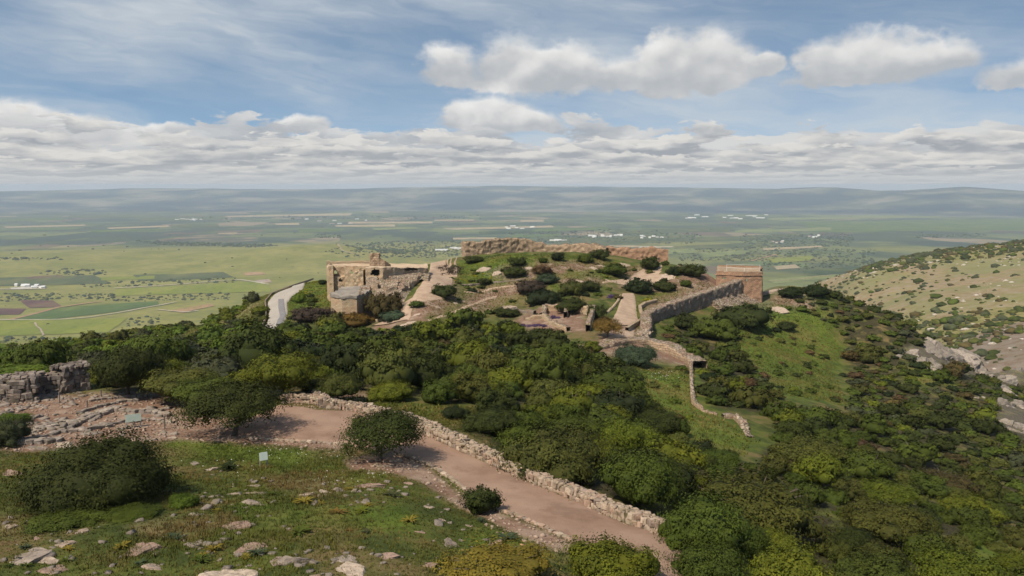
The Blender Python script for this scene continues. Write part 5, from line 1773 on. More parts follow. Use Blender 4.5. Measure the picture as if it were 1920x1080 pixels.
PLACES = [  # landmarks: name, photo pixel, reach
    ('the outer wall', (1300, 590)), ('the square tower', (1410, 560)), ('the terrace wall', (1240, 660)), ('the ruined hall', (1050, 620)), ('the brown-leaved oak', (1139, 640)), ('the grassy platform', (1220, 720)),
    ('the grassy slope', (1340, 820)), ('the right meadow', (1480, 660)), ('the grey cliff', (1800, 690)), ('the rusty brown bush', (662, 620)), ('the road bend', (510, 610)), ('the ruined wall corner', (150, 720)),
    ('the yellow green oak', (530, 745)), ('the grass strip', (800, 760)), ('the long drystone wall', (1000, 880)), ('the huge twiggy olive bush', (1400, 1000)), ('the brownish twiggy bush', (1760, 920)), ('the lower castle ramp', (740, 610)),
    ('the small right meadow', (1740, 710)), ('the low right rocks', (1895, 790)), ('the olive green oak', (345, 740)), ('the faceted bastion', (650, 590)), ('the left valley slope', (150, 660)), ('the reddish dead bush', (1405, 724)), ('the bottom row of shrubs', (1600, 1050)), ('the hilltop crest', (1080, 500)),
]
pend = {}
for idx, c in enumerate(big):
    x, y, z, w_, r_, u, v, right = c
    bd, bn_ = 1e9, None
    for nm, (lu, lv_) in PLACES:
        d = math.hypot((u - lu), (v - lv_) * 1.8)
        if d < bd:
            bd, bn_, bl = d, nm, (lu, lv_)
    du, dv_ = u - bl[0], (v - bl[1]) * 1.8
    if abs(du) > abs(dv_): rel = 'right of' if du > 0 else 'left of'
    else: rel = 'below' if dv_ > 0 else 'above'
    if bd < 40: rel = 'beside'
    tn = pick_tone(u, v, x, y, right)
    oak = w_ > 2.45
    wd = 'oak' if oak else 'bush'
    sz = ('broad ' if w_ > 3.3 else '') if oak else ('small ' if w_ < 1.4 else '')
    key = f'{sz}{tn} {wd} {rel} {bn_}'
    pend.setdefault(key, []).append((u, c, tn, oak))
def nth(i):                                      # 0 -> leftmost, 1 -> 2nd from left ...
    n = i + 1
    return 'leftmost' if n == 1 else f"{n}{'th' if 10 < n % 100 < 14 else {1: 'st', 2: 'nd', 3: 'rd'}.get(n % 10, 'th')} from left"


ORD = ['leftmost', 'second from left', 'third from left', 'fourth from left', 'fifth from left', 'sixth from left', 'seventh from left', 'eighth from left', 'ninth from left', 'tenth from left', 'eleventh from left', 'twelfth from left']
for key, lst in pend.items():
    lst.sort(key=lambda q: q[0])
    for n_, (u, c, tn, oak) in enumerate(lst):
        x, y, z, w_, r_, u, v, right = c
        lab = key if len(lst) == 1 else f'{key}, {ORD[min(n_, 11)]} of these'
        cs = NEAR if r_ < 72 else (MID if r_ < 125 else FAR)
        tree(x, y, w_, w_ * rl_.uniform(0.85, 1.25) * (1.10 if oak else 1.05), tn, lab, 'oaks in the wood on the castle ridge' if oak else 'bushes on the castle ridge', 'oak_tree' if oak else 'shrub', rl_.choice(cs),
             rl_.choice(TRUNKS) if oak else None, rl_, z=z, sink=0.10 * w_, cat='tree' if oak else 'shrub', raise_=0.12 * w_ if oak else 0.0)

# the remaining bushes and those beyond the frame: one mass
def mass(name, items, variants, cols, kind='stuff'):
    """items: x, y, z, half width, height, colour; variants: (verts, tris, lv)"""
    V, T, LV, CO, n = [], [], [], [], 0
    r = np.random.default_rng(len(items))
    for (x, y, z, w_, h_, col) in items:
        v, t, lv = variants[r.integers(len(variants))]
        a = r.uniform(0, 6.283)
        ca_, sa_ = math.cos(a), math.sin(a)
        q = np.stack([(v[:, 0] * ca_ - v[:, 1] * sa_) * w_ + x, (v[:, 0] * sa_ + v[:, 1] * ca_) * w_ + y, v[:, 2] * h_ + z], 1)
        V.append(q); T.append(t + n); LV.append(lv); n += len(v)
        CO.append(np.tile(np.array(col[:3]) * r.uniform(0.8, 1.2), (len(v), 1)))
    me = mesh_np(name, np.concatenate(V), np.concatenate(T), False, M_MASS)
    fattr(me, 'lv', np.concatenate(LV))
    ca_ = me.attributes.new('leafcol', 'FLOAT_COLOR', 'POINT')
    cc = np.concatenate(CO)
    ca_.data.foreach_set('color', np.concatenate([cc, np.ones((len(cc), 1))], 1).astype(np.float32).ravel())
    return tag(link(name, me), kind=kind)


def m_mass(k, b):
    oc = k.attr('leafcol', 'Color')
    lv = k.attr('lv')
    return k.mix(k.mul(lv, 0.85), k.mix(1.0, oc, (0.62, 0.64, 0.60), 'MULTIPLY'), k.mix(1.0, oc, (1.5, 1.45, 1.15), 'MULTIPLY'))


M_MASS = material('mass_foliage', m_mass, 0.8, 0.1)
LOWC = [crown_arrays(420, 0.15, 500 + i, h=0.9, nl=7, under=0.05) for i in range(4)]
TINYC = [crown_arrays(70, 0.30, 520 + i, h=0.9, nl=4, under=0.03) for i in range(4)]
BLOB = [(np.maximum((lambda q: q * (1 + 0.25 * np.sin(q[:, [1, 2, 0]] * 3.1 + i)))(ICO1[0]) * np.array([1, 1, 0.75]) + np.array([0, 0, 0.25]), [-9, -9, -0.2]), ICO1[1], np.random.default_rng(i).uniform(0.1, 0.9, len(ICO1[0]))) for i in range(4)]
items = []
for c in rest:
    x, y, z, w_, r_, u, v, right = c
    items.append((x, y, z - 0.1 * w_, w_, w_ * rl_.uniform(0.8, 1.0), TONES[pick_tone(u, v, x, y, right)]))
print('individual trees', len(big) + len(HEROES), 'mass', len(items))
if items:
    mass('far_scrub', items, LOWC, None)

# ------------------------------------------------------------------ boulders and loose stone
def place_boulder(u, v, wp, hp_, label, col=None, group=None, name='boulder', variants=BOULDERS, rnd=random, tilt=0.12, sink=0.42):
    p = G(u, v)
    s = px_size(p)
    wx = wp / s / 2 * 1.28
    dep = -ray(u, v)[1]
    hz = max(0.36 * wx, (hp_ / s) * 1.15)
    b = Vector((p.x, p.y, 0)).normalized() * wx * 0.35
    o = bpy.data.objects.new(name, rnd.choice(variants))
    C.objects.link(o)
    gx0, gy0 = p.x + b.x, p.y + b.y
    e = 0.6
    dzx = (gz(gx0 + e, gy0) - gz(gx0 - e, gy0)) / (2 * e); dzy = (gz(gx0, gy0 + e) - gz(gx0, gy0 - e)) / (2 * e)
    o.location = (gx0, gy0, gz(gx0, gy0) - hz * sink)
    o.rotation_euler = (math.atan(dzy) + rnd.uniform(-tilt, tilt), -math.atan(dzx) + rnd.uniform(-tilt, tilt), 0)
    M = Matrix.Rotation(rnd.uniform(-0.5, 0.5), 4, 'Z')
    o.rotation_euler = (o.rotation_euler.to_matrix().to_4x4() @ M).to_euler()
    o.scale = (wx, wx * rnd.uniform(0.62, 0.95), hz)
    c = col or rnd.choice(GREY_STONE)
    j = rnd.uniform(0.92, 1.2)
    o.color = (c[0] * j * 1.1, c[1] * j * 1.05, c[2] * j, 1)
    tag(o, label, 'rock' if name != 'boulder' else 'boulder', group, 'thing')
    return o


PINK = (0.225, 0.165, 0.14)
rb = random.Random(31)
FG = [
    (481, 947, 52, 20, 'large rounded grey boulder, lowest of the stacked three in the middle of the grass', None),
    (477, 926, 30, 13, 'rounded grey boulder in the middle of the stacked three in the grass', None),
    (476, 913, 36, 13, 'flat grey boulder, topmost of the stacked three in the grass', None),
    (401, 932, 24, 12, 'small squarish pale rock right of the low fresh green bush', None),
    (438, 928, 42, 12, 'long low rock left of the three stacked boulders', None),
    (367, 966, 38, 11, 'flat pale rock just below the low fresh green bush', None),
    (442, 992, 78, 30, 'big tilted pinkish slab in the grass below the three stacked boulders', PINK),
    (363, 1025, 60, 24, 'broken grey slab left of the big leafy rosette', None),
    (122, 1022, 42, 14, 'pale flat rock above the long grey ledge at lower left', None),
    (57, 1050, 120, 30, 'long grey limestone ledge at the lower left', None),
    (92, 1058, 54, 16, 'cracked grey rock at the right foot of the long grey ledge', None),
    (98, 1076, 82, 18, 'low pinkish slab below the long grey ledge', PINK),
    (258, 1036, 84, 28, 'sloping pinkish slab between yellow rosettes at lower left', PINK),
    (293, 1068, 48, 16, 'flat grey rock below the sloping pinkish slab', None),
    (430, 1092, 118, 44, 'biggest pale boulder, cut off by the lower edge of the view', None),
    (558, 1056, 64, 36, 'big domed grey boulder with a shaded right flank at the bottom', None),
    (524, 1058, 48, 22, 'grey rock leaning on the left of the big domed boulder', None),
    (468, 1032, 66, 12, 'thin pinkish ledge behind the big leafy rosette', PINK),
    (151, 1000, 42, 9, 'thin pale slab in the brown grass under the trailing green bush', None),
    (69, 1012, 18, 10, 'small brownish stone in the grass at far left', PINK),
    (244, 974, 26, 11, 'pointed pale rock at the edge of the trailing green bush', None),
    (395, 881, 28, 12, 'pale rock in the grass left of the small signboard', None),
    (364, 871, 30, 8, 'low rock in the grass beyond the right end of the huge domed bush', None),
    (20, 990, 42, 13, 'pale rock beside the left end of the trailing green bush', None),
    (22, 890, 46, 14, 'pinkish rock left of the huge domed bush', PINK),
    (574, 929, 44, 12, 'low grey rock, first in the line of rocks right of the stacked three', None),
    (609, 925, 32, 11, 'grey rock, second in the line of rocks right of the stacked three', None),
    (638, 922, 30, 10, 'pale rock, third in the line of rocks right of the stacked three', None),
    (686, 914, 64, 10, 'long flat ledge ending the line of rocks towards the path', PINK),
    (758, 915, 17, 10, 'small pale stone in the grass near the path kerb', None),
    (656, 948, 14, 7, 'tiny pale stone among yellow rosettes', None),
    (642, 1052, 60, 13, 'broken row of grey rock left of the golden shrub', None),
    (720, 1048, 50, 9, 'thin pinkish slab tapering towards the golden shrub', PINK),
    (661, 1080, 84, 22, 'sloping pale slab at the bottom beside the golden shrub', None),
    (590, 1084, 34, 12, 'small pinkish rock at the bottom left of the sloping pale slab', PINK),
    (565, 938, 20, 10, 'small grey stone beside a green and yellow rosette', None),
    (846, 1026, 46, 19, 'speckled pale boulder in the grass right of the middle', None),
    (926, 1022, 34, 24, 'pinkish wedge-shaped rock near the gravel margin of the path', PINK),
    (802, 952, 30, 10, 'oblong pale stone in the grass left of the small leafy bush', None),
    (827, 976, 20, 8, 'small pale stone in the grass below the oblong one', None),
    (878, 987, 24, 6, 'thin pale slab below the small leafy bush', None),
    (786, 999, 20, 9, 'small pinkish stone in the green grass left of the speckled boulder', PINK),
    (978, 1022, 11, 7, 'orange stone at the edge of the gravel margin', (0.42, 0.25, 0.14)),
    (1001, 1032, 10, 5, 'little pale stone behind the golden shrub', None),
    (802, 1062, 38, 12, 'flat pinkish rock half under the golden shrub', PINK),
    (821, 932, 14, 7, 'little stone on the red soil left of the small leafy bush', None),
    (764, 908, 26, 13, 'pinkish rock on the red soil below the path kerb', PINK),
    (741, 866, 34, 14, 'grey boulder at the foot of the lone oak', None),
    (722, 876, 26, 8, 'flat pale stone under the lone oak', None),
    (748, 884, 28, 9, 'flat pinkish slab on the soil right below the lone oak', PINK),
    (778, 876, 16, 8, 'pale stone between the kerb and the lone oak', None),
    (696, 888, 24, 7, 'thin stone at the grass edge below the lone oak', None),
    (282, 826, 34, 9, 'pale stone at the grass edge below the information board', None),
    (322, 822, 28, 8, 'flat pale stone in the grass right of the information board', None),
    (170, 815, 38, 12, 'flat slab below the middle of the excavation', None),
]
for (u, v, wp, hp_, lab, col) in FG:
    place_boulder(u, v, wp, hp_, lab, col, rnd=rb)
TUMBLE = [(88, 748, 24, 10), (104, 742, 24, 9), (118, 747, 26, 9), (98, 732, 28, 9), (120, 730, 22, 10), (132, 738, 18, 8), (146, 738, 20, 10), (158, 742, 16, 7), (62, 760, 18, 9), (78, 762, 26, 11), (128, 752, 26, 8), (140, 748, 18, 7), (106, 756, 16, 7), (50, 762, 18, 8), (12, 762, 16, 7), (176, 744, 20, 7), (196, 742, 22, 7), (124, 764, 18, 8), (170, 738, 14, 6), (90, 722, 22, 8), (112, 720, 20, 8)]
for i_, (u, v, wp, hp_) in enumerate(sorted(TUMBLE)):
    place_boulder(u, v, wp, hp_, f'tumbled building stone at the foot of the ruined wall, {nth(i_)}', rb.choice(GREY_STONE), 'tumbled stones below the ruined wall', 'fallen_stone', rnd=rb, tilt=0.3)
for (u, v, wp, hp_, lab) in [(270, 771, 32, 12, 'biggest squared block lying in the excavation, right of the diagonal footing'), (228, 762, 26, 10, 'block beside the upper end of the diagonal footing'), (310, 786, 20, 9, 'block beside the wooden post right of the information board'), (298, 768, 18, 8, 'small block under the olive green oak'), (154, 792, 30, 14, 'dark hollowed block in the middle of the diagonal footing'), (80, 800, 24, 9, 'block left of the hollowed block'), (116, 838, 60, 14, 'broad flat rock ledge at the lower edge of the excavation'), (70, 842, 44, 10, 'flat rock ledge beside the half bare grey bush'), (60, 806, 26, 10, 'block at the left end of the double row')]:
    place_boulder(u, v, wp, hp_, lab, rb.choice(GREY_STONE), None, 'building_stone', rnd=rb)
for (u, v, wp, hp_, lab) in [(1250, 524, 42, 20, 'large pinkish boulder on the right of the hilltop'), (1218, 523, 20, 9, 'pale boulder left of the large pinkish boulder on the hilltop'), (906, 509, 44, 14, 'broad grey rock in the yellow grass of the hilltop'), (930, 516, 30, 10, 'reddish rock right of the broad grey rock on the hilltop'), (990, 505, 26, 9, 'white rock on the hilltop left of the reddish bush'), (1112, 505, 26, 10, 'pale rock on the hilltop above the wide green bush'), (1128, 500, 20, 8, 'small pale rock on the hilltop behind the wide green bush'), (1172, 498, 24, 8, 'grey rock below the low broken wall'), (1145, 528, 24, 9, 'pale rock under the wide green hilltop bush'), (1090, 530, 24, 8, 'pale rock on the middle slope of the hilltop'), (853, 569, 12, 5, 'white stone on the dry slope, right of the castle ramp'), (821, 577, 12, 5, 'white stone low on the dry slope by the castle ramp'), (869, 565, 11, 4, 'small white stone high on the dry slope'), (780, 592, 18, 8, 'rounded rock beside the lower castle ramp'), (776, 606, 22, 8, 'pale rock at the foot of the dry slope'), (622, 553, 16, 7, 'pale rock in the yellow verge left of the bastion'), (955, 578, 44, 10, 'pale rocky patch above the low tumbled wall'), (1450, 548, 50, 12, 'long pale outcrop on the skyline right of the square tower'), (1500, 556, 40, 9, 'pale outcrop farther right of the square tower'), (1455, 585, 40, 9, 'pale stones in the grass below the square tower'), (755, 612, 26, 8, 'pale stones at the end of the lower castle ramp'), (1045, 668, 14, 8, 'pale rock peeping out of the wood below the ruined hall'), (1180, 780, 22, 9, 'pinkish rock in the wood left of the grassy slope')]:
    place_boulder(u, v, wp, hp_, lab, (0.30, 0.25, 0.21), None, 'rock', rnd=rb, tilt=0.2)
band = []
for (line, n, lo, hi, wd) in [([(1735, 640), (1790, 660), (1845, 690), (1885, 722)], 46, 20, 60, 16), ([(1683, 664), (1720, 676), (1762, 694)], 18, 14, 36, 7), ([(1845, 655), (1890, 680), (1935, 700)], 20, 20, 50, 11), ([(1868, 756), (1900, 762), (1935, 772)], 9, 16, 36, 5), ([(1885, 800), (1915, 806), (1935, 815)], 10, 18, 40, 8), ([(1835, 745), (1836, 746)], 1, 12, 14, 1)]:
    ll = [Vector((a, b, 0)) for a, b in line]
    tot = sum((b - a).length for a, b in zip(ll[:-1], ll[1:]))
    for (p, t, s) in resample(ll, tot / n):
        band.append((line, p.x + rb.uniform(-8, 8), p.y + rb.uniform(-wd, wd), rb.uniform(lo, hi)))
BANDS = {1735: 'pale rock in the long cliff band on the right slope', 1683: 'pale rock in the short band left of the long cliff', 1845: 'pale rock in the rear cliff band beside the gorge', 1868: 'pale rock of the small upper outcrop at the right edge', 1885: 'pale rock of the lower outcrop at the right edge', 1835: 'white rock among bushes below the long right cliff'}
cnt = {}
for (line, u, v, wp) in sorted(band, key=lambda q: q[1]):
    lab = BANDS[line[0][0]]
    i_ = cnt[lab] = cnt.get(lab, -1) + 1
    lab += f', {nth(i_)}'
    place_boulder(u, v, wp, wp * rb.uniform(0.6, 1.0), lab, rb.choice([(0.20, 0.185, 0.17), (0.16, 0.148, 0.138), (0.235, 0.212, 0.192)]), 'rocks of the right cliff bands', 'rock', rnd=rb, tilt=0.4)

# flat stone step on the forecourt
o = place_boulder(598, 778, 58, 8, 'flat rectangular stone step lying on the earth forecourt', (0.30, 0.23, 0.185), None, 'stone_step', [bpy.data.meshes['stone']], rnd=rb, tilt=0.0)
o['category'] = 'stone step'
o.scale = (o.scale[0] * 2, o.scale[1] * 1.1, 0.4)

# ------------------------------------------------------------------ small stuff on the ground
rs = np.random.default_rng(12)


def scatter(n, x0, x1, y0, y1, polys, notpolys=(), prob=None):
    X = rs.uniform(x0, x1, n); Y = rs.uniform(y0, y1, n)
    Z = Hxy(X, Y)
    U, V = project(X, Y, Z)
    wb = 14 * vfbm(X, Y, 3.0, 3, 31) + 10 * vfbm(X, Y, 12.0, 3, 32)
    U2, V2 = U + wb, V + wb * 0.5
    ok = np.zeros(n, bool)
    for p in polys: ok |= inside(p, U2, V2)
    for p in notpolys: ok &= ~inside(p, U, V)
    return X[ok], Y[ok], Z[ok], U[ok], V[ok]


PATHPOLY = PL + PR[::-1]
FRAME = [(-300, 560), (2300, 560), (2300, 1400), (-300, 1400)]
X, Y, Z, U, V = scatter(26000, -60, 30, 36, 98, [Z_SOIL[0], Z_SOIL[1], [(1080, 1018), (1000, 985), (930, 958), (900, 985), (1000, 1030), (1110, 1060)]], [PATHPOLY])
items = []
Vv, Tt, n = [], [], 0
for x, y, z in list(zip(X, Y, Z))[:4200]:
    s_ = float(np.clip(rs.lognormal(-2.55, 0.55), 0.03, 0.22))
    v = ICO1[0] * np.array([1, rs.uniform(0.6, 1), rs.uniform(0.4, 0.7)]) * s_ * rs.uniform(0.8, 1.2, (12, 1))
    a = rs.uniform(0, 6.28)
    v = np.stack([v[:, 0] * math.cos(a) - v[:, 1] * math.sin(a), v[:, 0] * math.sin(a) + v[:, 1] * math.cos(a), v[:, 2]], 1) + np.array([x, y, z + s_ * 0.15])
    Vv.append(v); Tt.append(ICO1[1] + n); n += 12
o = link('gravel', mesh_np('gravel', np.concatenate(Vv), np.concatenate(Tt), False, M_STONE))
o.color = (0.30, 0.225, 0.18, 1)
tag(o, kind='stuff')


X, Y, Z, U, V = scatter(9000, -60, -10, 60, 98, [Z_SOIL[0]], [PATHPOLY])
keep = (U < 335) & (vfbm(X, Y, 4.0, 3, 141) > 0.02)
bl = []
for x, y, z in list(zip(X[keep], Y[keep], Z[keep]))[:420]:
    s_ = float(np.clip(rs.lognormal(-1.25, 0.45), 0.14, 0.7))
    bl.append((rb.randrange(8), TRS(Vector((x, y, z + s_ * 0.05)), rb.uniform(0, 6.3), (s_ * 1.5, s_, s_ * 0.5), 0.3, rb)))
o = joined('rubble', bl)
o.color = (0.215, 0.18, 0.155, 1)
tag(o, kind='stuff')


def tufts(name, X, Y, Z, hgt, wid, cols, blades=5, mat=None):
    n = len(X)
    k = blades
    a = rs.uniform(0, 6.283, (n, k)); lean = rs.uniform(0.15, 0.85, (n, k))
    h = (hgt * rs.uniform(0.5, 1.3, (n, 1))) * rs.uniform(0.6, 1.1, (n, k))
    w_ = wid * rs.uniform(0.6, 1.4, (n, k))
    bx = X[:, None] + rs.normal(0, 1, (n, k)) * hgt * 0.35; by = Y[:, None] + rs.normal(0, 1, (n, k)) * hgt * 0.35
    bz = np.repeat(Z[:, None], k, 1) - 0.02
    px_, py_ = -np.sin(a) * w_, np.cos(a) * w_
    v0 = np.stack([bx - px_, by - py_, bz], -1); v1 = np.stack([bx + px_, by + py_, bz], -1)
    v2 = np.stack([bx + np.cos(a) * h * lean, by + np.sin(a) * h * lean, bz + h * np.sqrt(1 - (lean * 0.9) ** 2)], -1)
    v = np.stack([v0, v1, v2], 2).reshape(-1, 3)
    f = np.arange(n * k * 3).reshape(-1, 3)
    me = mesh_np(name, v, f, False, M_MASS)
    fattr(me, 'lv', np.tile(np.array([0.0, 0.0, 0.8]), n * k) * np.repeat(rs.uniform(0.4, 1.2, n), 3 * k))
    cc = np.repeat(np.concatenate([cols, np.ones((n, 1))], 1), 3 * k, 0).astype(np.float32)
    at_ = me.attributes.new('leafcol', 'FLOAT_COLOR', 'POINT')
    at_.data.foreach_set('color', cc.ravel())
    return tag(link(name, me), kind='stuff')


# weeds and pebbles that creep in along both edges of the path
EP = []
for pix, sgn in ((PL, -1), (PR, -1)):
    P_ = [G(u, v) for u, v in pix]
    for (p, t, s) in resample(P_, 0.12):
        n_ = Vector((-t.y, t.x, 0))
        q = p + n_ * float(rs.normal(0, 0.34))
        EP.append((q.x, q.y))
EP = np.array(EP)
EZ = Hxy(EP[:, 0], EP[:, 1])
Vv, Tt, n = [], [], 0
for (x, y), z in zip(EP[::1], EZ):
    s_ = float(np.clip(rs.lognormal(-2.75, 0.5), 0.03, 0.16))
    v = ICO1[0] * np.array([1, rs.uniform(0.6, 1), rs.uniform(0.4, 0.7)]) * s_ * rs.uniform(0.8, 1.2, (12, 1)) + np.array([x, y, z + 0.05])
    Vv.append(v); Tt.append(ICO1[1] + n); n += 12
o = link('pebbles', mesh_np('pebbles', np.concatenate(Vv), np.concatenate(Tt), False, M_STONE)); o.color = (0.29, 0.215, 0.165, 1)
tag(o, kind='stuff')


def grass_cols(X, Y, base):
    n1 = vfbm(X, Y, 7.0, 3, 81); n2 = vfbm(X, Y, 2.2, 3, 82); n3 = vfbm(X, Y, 14.0, 3, 83)
    g0 = np.array([[0.058, 0.070, 0.016]]); g1 = np.array([[0.102, 0.106, 0.022]]); dr = np.array([[0.150, 0.108, 0.042]]); bl = np.array([[0.045, 0.075, 0.035]])
    f = np.clip(n1 * 1.2 + 0.5, 0, 1)[:, None]
    c = g0 * (1 - f) + g1 * f
    f = np.clip((n2 + n3) * 1.7 + 0.06, 0, 0.9)[:, None]
    c = c * (1 - f) + dr * f
    f = np.clip(n3 * -2.2 - 0.55, 0, 0.8)[:, None]
    c = c * (1 - f) + bl * f
    return c * rs.uniform(0.7, 1.3, (len(X), 1)) * base


X, Y, Z, U, V = scatter(150000, -62, 22, 33, 82, [FRAME], [PATHPOLY, [(p[0], p[1]) for p in Z_SOIL[0]], Z_SOIL[1]])
keep = (rs.uniform(size=len(X)) < np.clip(0.75 + 0.9 * vfbm(X, Y, 3.5, 3, 91), 0.15, 1)) & (U < 1100)
X, Y, Z, U, V = X[keep][:62000], Y[keep][:62000], Z[keep][:62000], U[keep][:62000], V[keep][:62000]
cols = grass_cols(X, Y, 1.0)
for p in (Z_DRY[2], Z_DRY[3], Z_DRY[4]):
    m_ = inside(p, U, V)
    cols[m_] = cols[m_] * 0.35 + np.array([0.135, 0.088, 0.038]) * 0.65
for p in (Z_LUSH[5], Z_LUSH[7], Z_LUSH[11]):
    m_ = inside(p, U, V)
    cols[m_] = cols[m_] * 0.5 + np.array([0.055, 0.095, 0.016]) * 0.5
sel_ = (vfbm(EP[:, 0], EP[:, 1], 2.5, 3, 151) > 0.12)
ec = np.tile(np.array([[0.075, 0.085, 0.022]]), (sel_.sum(), 1)) * rs.uniform(0.6, 1.3, (sel_.sum(), 1))
tufts('weeds', EP[sel_, 0], EP[sel_, 1], EZ[sel_] + 0.04, 0.16, 0.02, ec, 6)
tufts('grass', X, Y, Z, (0.13 + 0.20 * np.clip(vfbm(X, Y, 4.5, 3, 95) + 0.4, 0, 1))[:, None], 0.022, cols, 5)
X, Y, Z, U, V = scatter(400000, -130, 130, 75, 300, Z_LUSH + [Z_DRY[0], Z_DRY[1], Z_DRY[5]], [PATHPOLY])
X, Y, Z, U, V = X[:75000], Y[:75000], Z[:75000], U[:75000], V[:75000]
c0 = grass_cols(X, Y, 1.15)
yl = np.clip(vfbm(X, Y, 9.0, 3, 93) * 2 - 0.3, 0, 0.8)[:, None] * ((V < 620)[:, None])
c0 = c0 * (1 - yl) + np.array([[0.17, 0.17, 0.02]]) * yl
tufts('meadow_grass', X, Y, Z, 0.40, 0.07, c0, 3)


def tiny_mass(name, spots, n, col, size, h):
    items = []
    for (u, v, ru, rv) in spots:
        for _ in range(n):
            a = rs.uniform(0, 6.28); q = math.sqrt(rs.uniform())
            p = G(u + ru * q * math.cos(a), v + rv * q * math.sin(a))
            items.append((p.x, p.y, p.z - 0.05, size * rs.uniform(0.6, 1.3), h * rs.uniform(0.6, 1.3), col))
    return mass(name, items, TINYC, None)


tiny_mass('purple_flowers', [(1000, 612, 22, 3), (1041, 597, 7, 2), (975, 613, 12, 2), (1145, 557, 7, 3)], 12, (0.085, 0.055, 0.135), 0.55, 0.6)
tiny_mass('yellow_flowers', [(1217, 562, 14, 3), (570, 548, 16, 6), (705, 528, 14, 5), (645, 540, 20, 5), (470, 610, 12, 14), (870, 528, 18, 5), (1100, 650, 10, 4), (905, 520, 24, 8), (760, 745, 8, 2), (618, 553, 10, 8)], 15, (0.23, 0.21, 0.015), 0.42, 0.40)
sp2 = []
for (u, v, ru, rv, n) in [(540, 852, 60, 18, 36), (650, 852, 40, 14, 18), (430, 880, 80, 20, 14), (700, 890, 60, 14, 12), (620, 900, 60, 14, 16), (1230, 705, 45, 18, 36)]:
    for _ in range(n):
        sp2.append((u + rs.normal() * ru * 0.5, v + rs.normal() * rv * 0.5))
Vv, Ff = [], []
for i, (u, v) in enumerate(sp2):
    p = G(u, v); s_ = rs.uniform(0.025, 0.055) * (1 if p.y < 90 else 2.2)
    t = p + Vector((0, 0, 0.22))
    for q in ((-s_, 0, 0), (0, -s_, 0.3 * s_), (s_, 0, 0), (0, s_, 0.3 * s_)): Vv.append((t.x + q[0], t.y + q[1], t.z + q[2]))
    Ff.append((4 * i, 4 * i + 1, 4 * i + 2, 4 * i + 3))
M_PETAL = flat('white_petals', (0.66, 0.66, 0.62), (0.78, 0.78, 0.74), 3.0)
tag(link('white_flowers', mesh_np('white_flowers', Vv, Ff, False, M_PETAL)), kind='stuff')


def rosette_mesh(seed, n=15):
    r = np.random.default_rng(seed)
    V, Fc, LV = [], [], []
    for i in range(n):
        a = i * 2.4 + r.uniform(-0.7, 0.7); L = r.uniform(0.45, 1.1); up = r.uniform(0.25, 0.95)
        w0 = r.uniform(0.05, 0.10)
        k0 = len(V)
        for j in range(5):
            f = j / 4
            rad = L * f; z = up * (f * 1.15 - 0.75 * f * f) + 0.02
            ww = w0 * (0.6 + 1.2 * f) * (1 - f ** 3) + 0.004
            c, s = math.cos(a), math.sin(a)
            V += [(c * rad - s * ww, s * rad + c * ww, z + 0.03), (c * rad, s * rad, z), (c * rad + s * ww, s * rad - c * ww, z + 0.03)]
            LV += [0.2 + 0.7 * f] * 3
        for j in range(4):
            for q in (0, 1):
                b = k0 + j * 3 + q
                Fc.append((b, b + 1, b + 4, b + 3))
    me = mesh_np('rosette', V, Fc, False, M_LEAF)
    fattr(me, 'lv', LV)
    return me


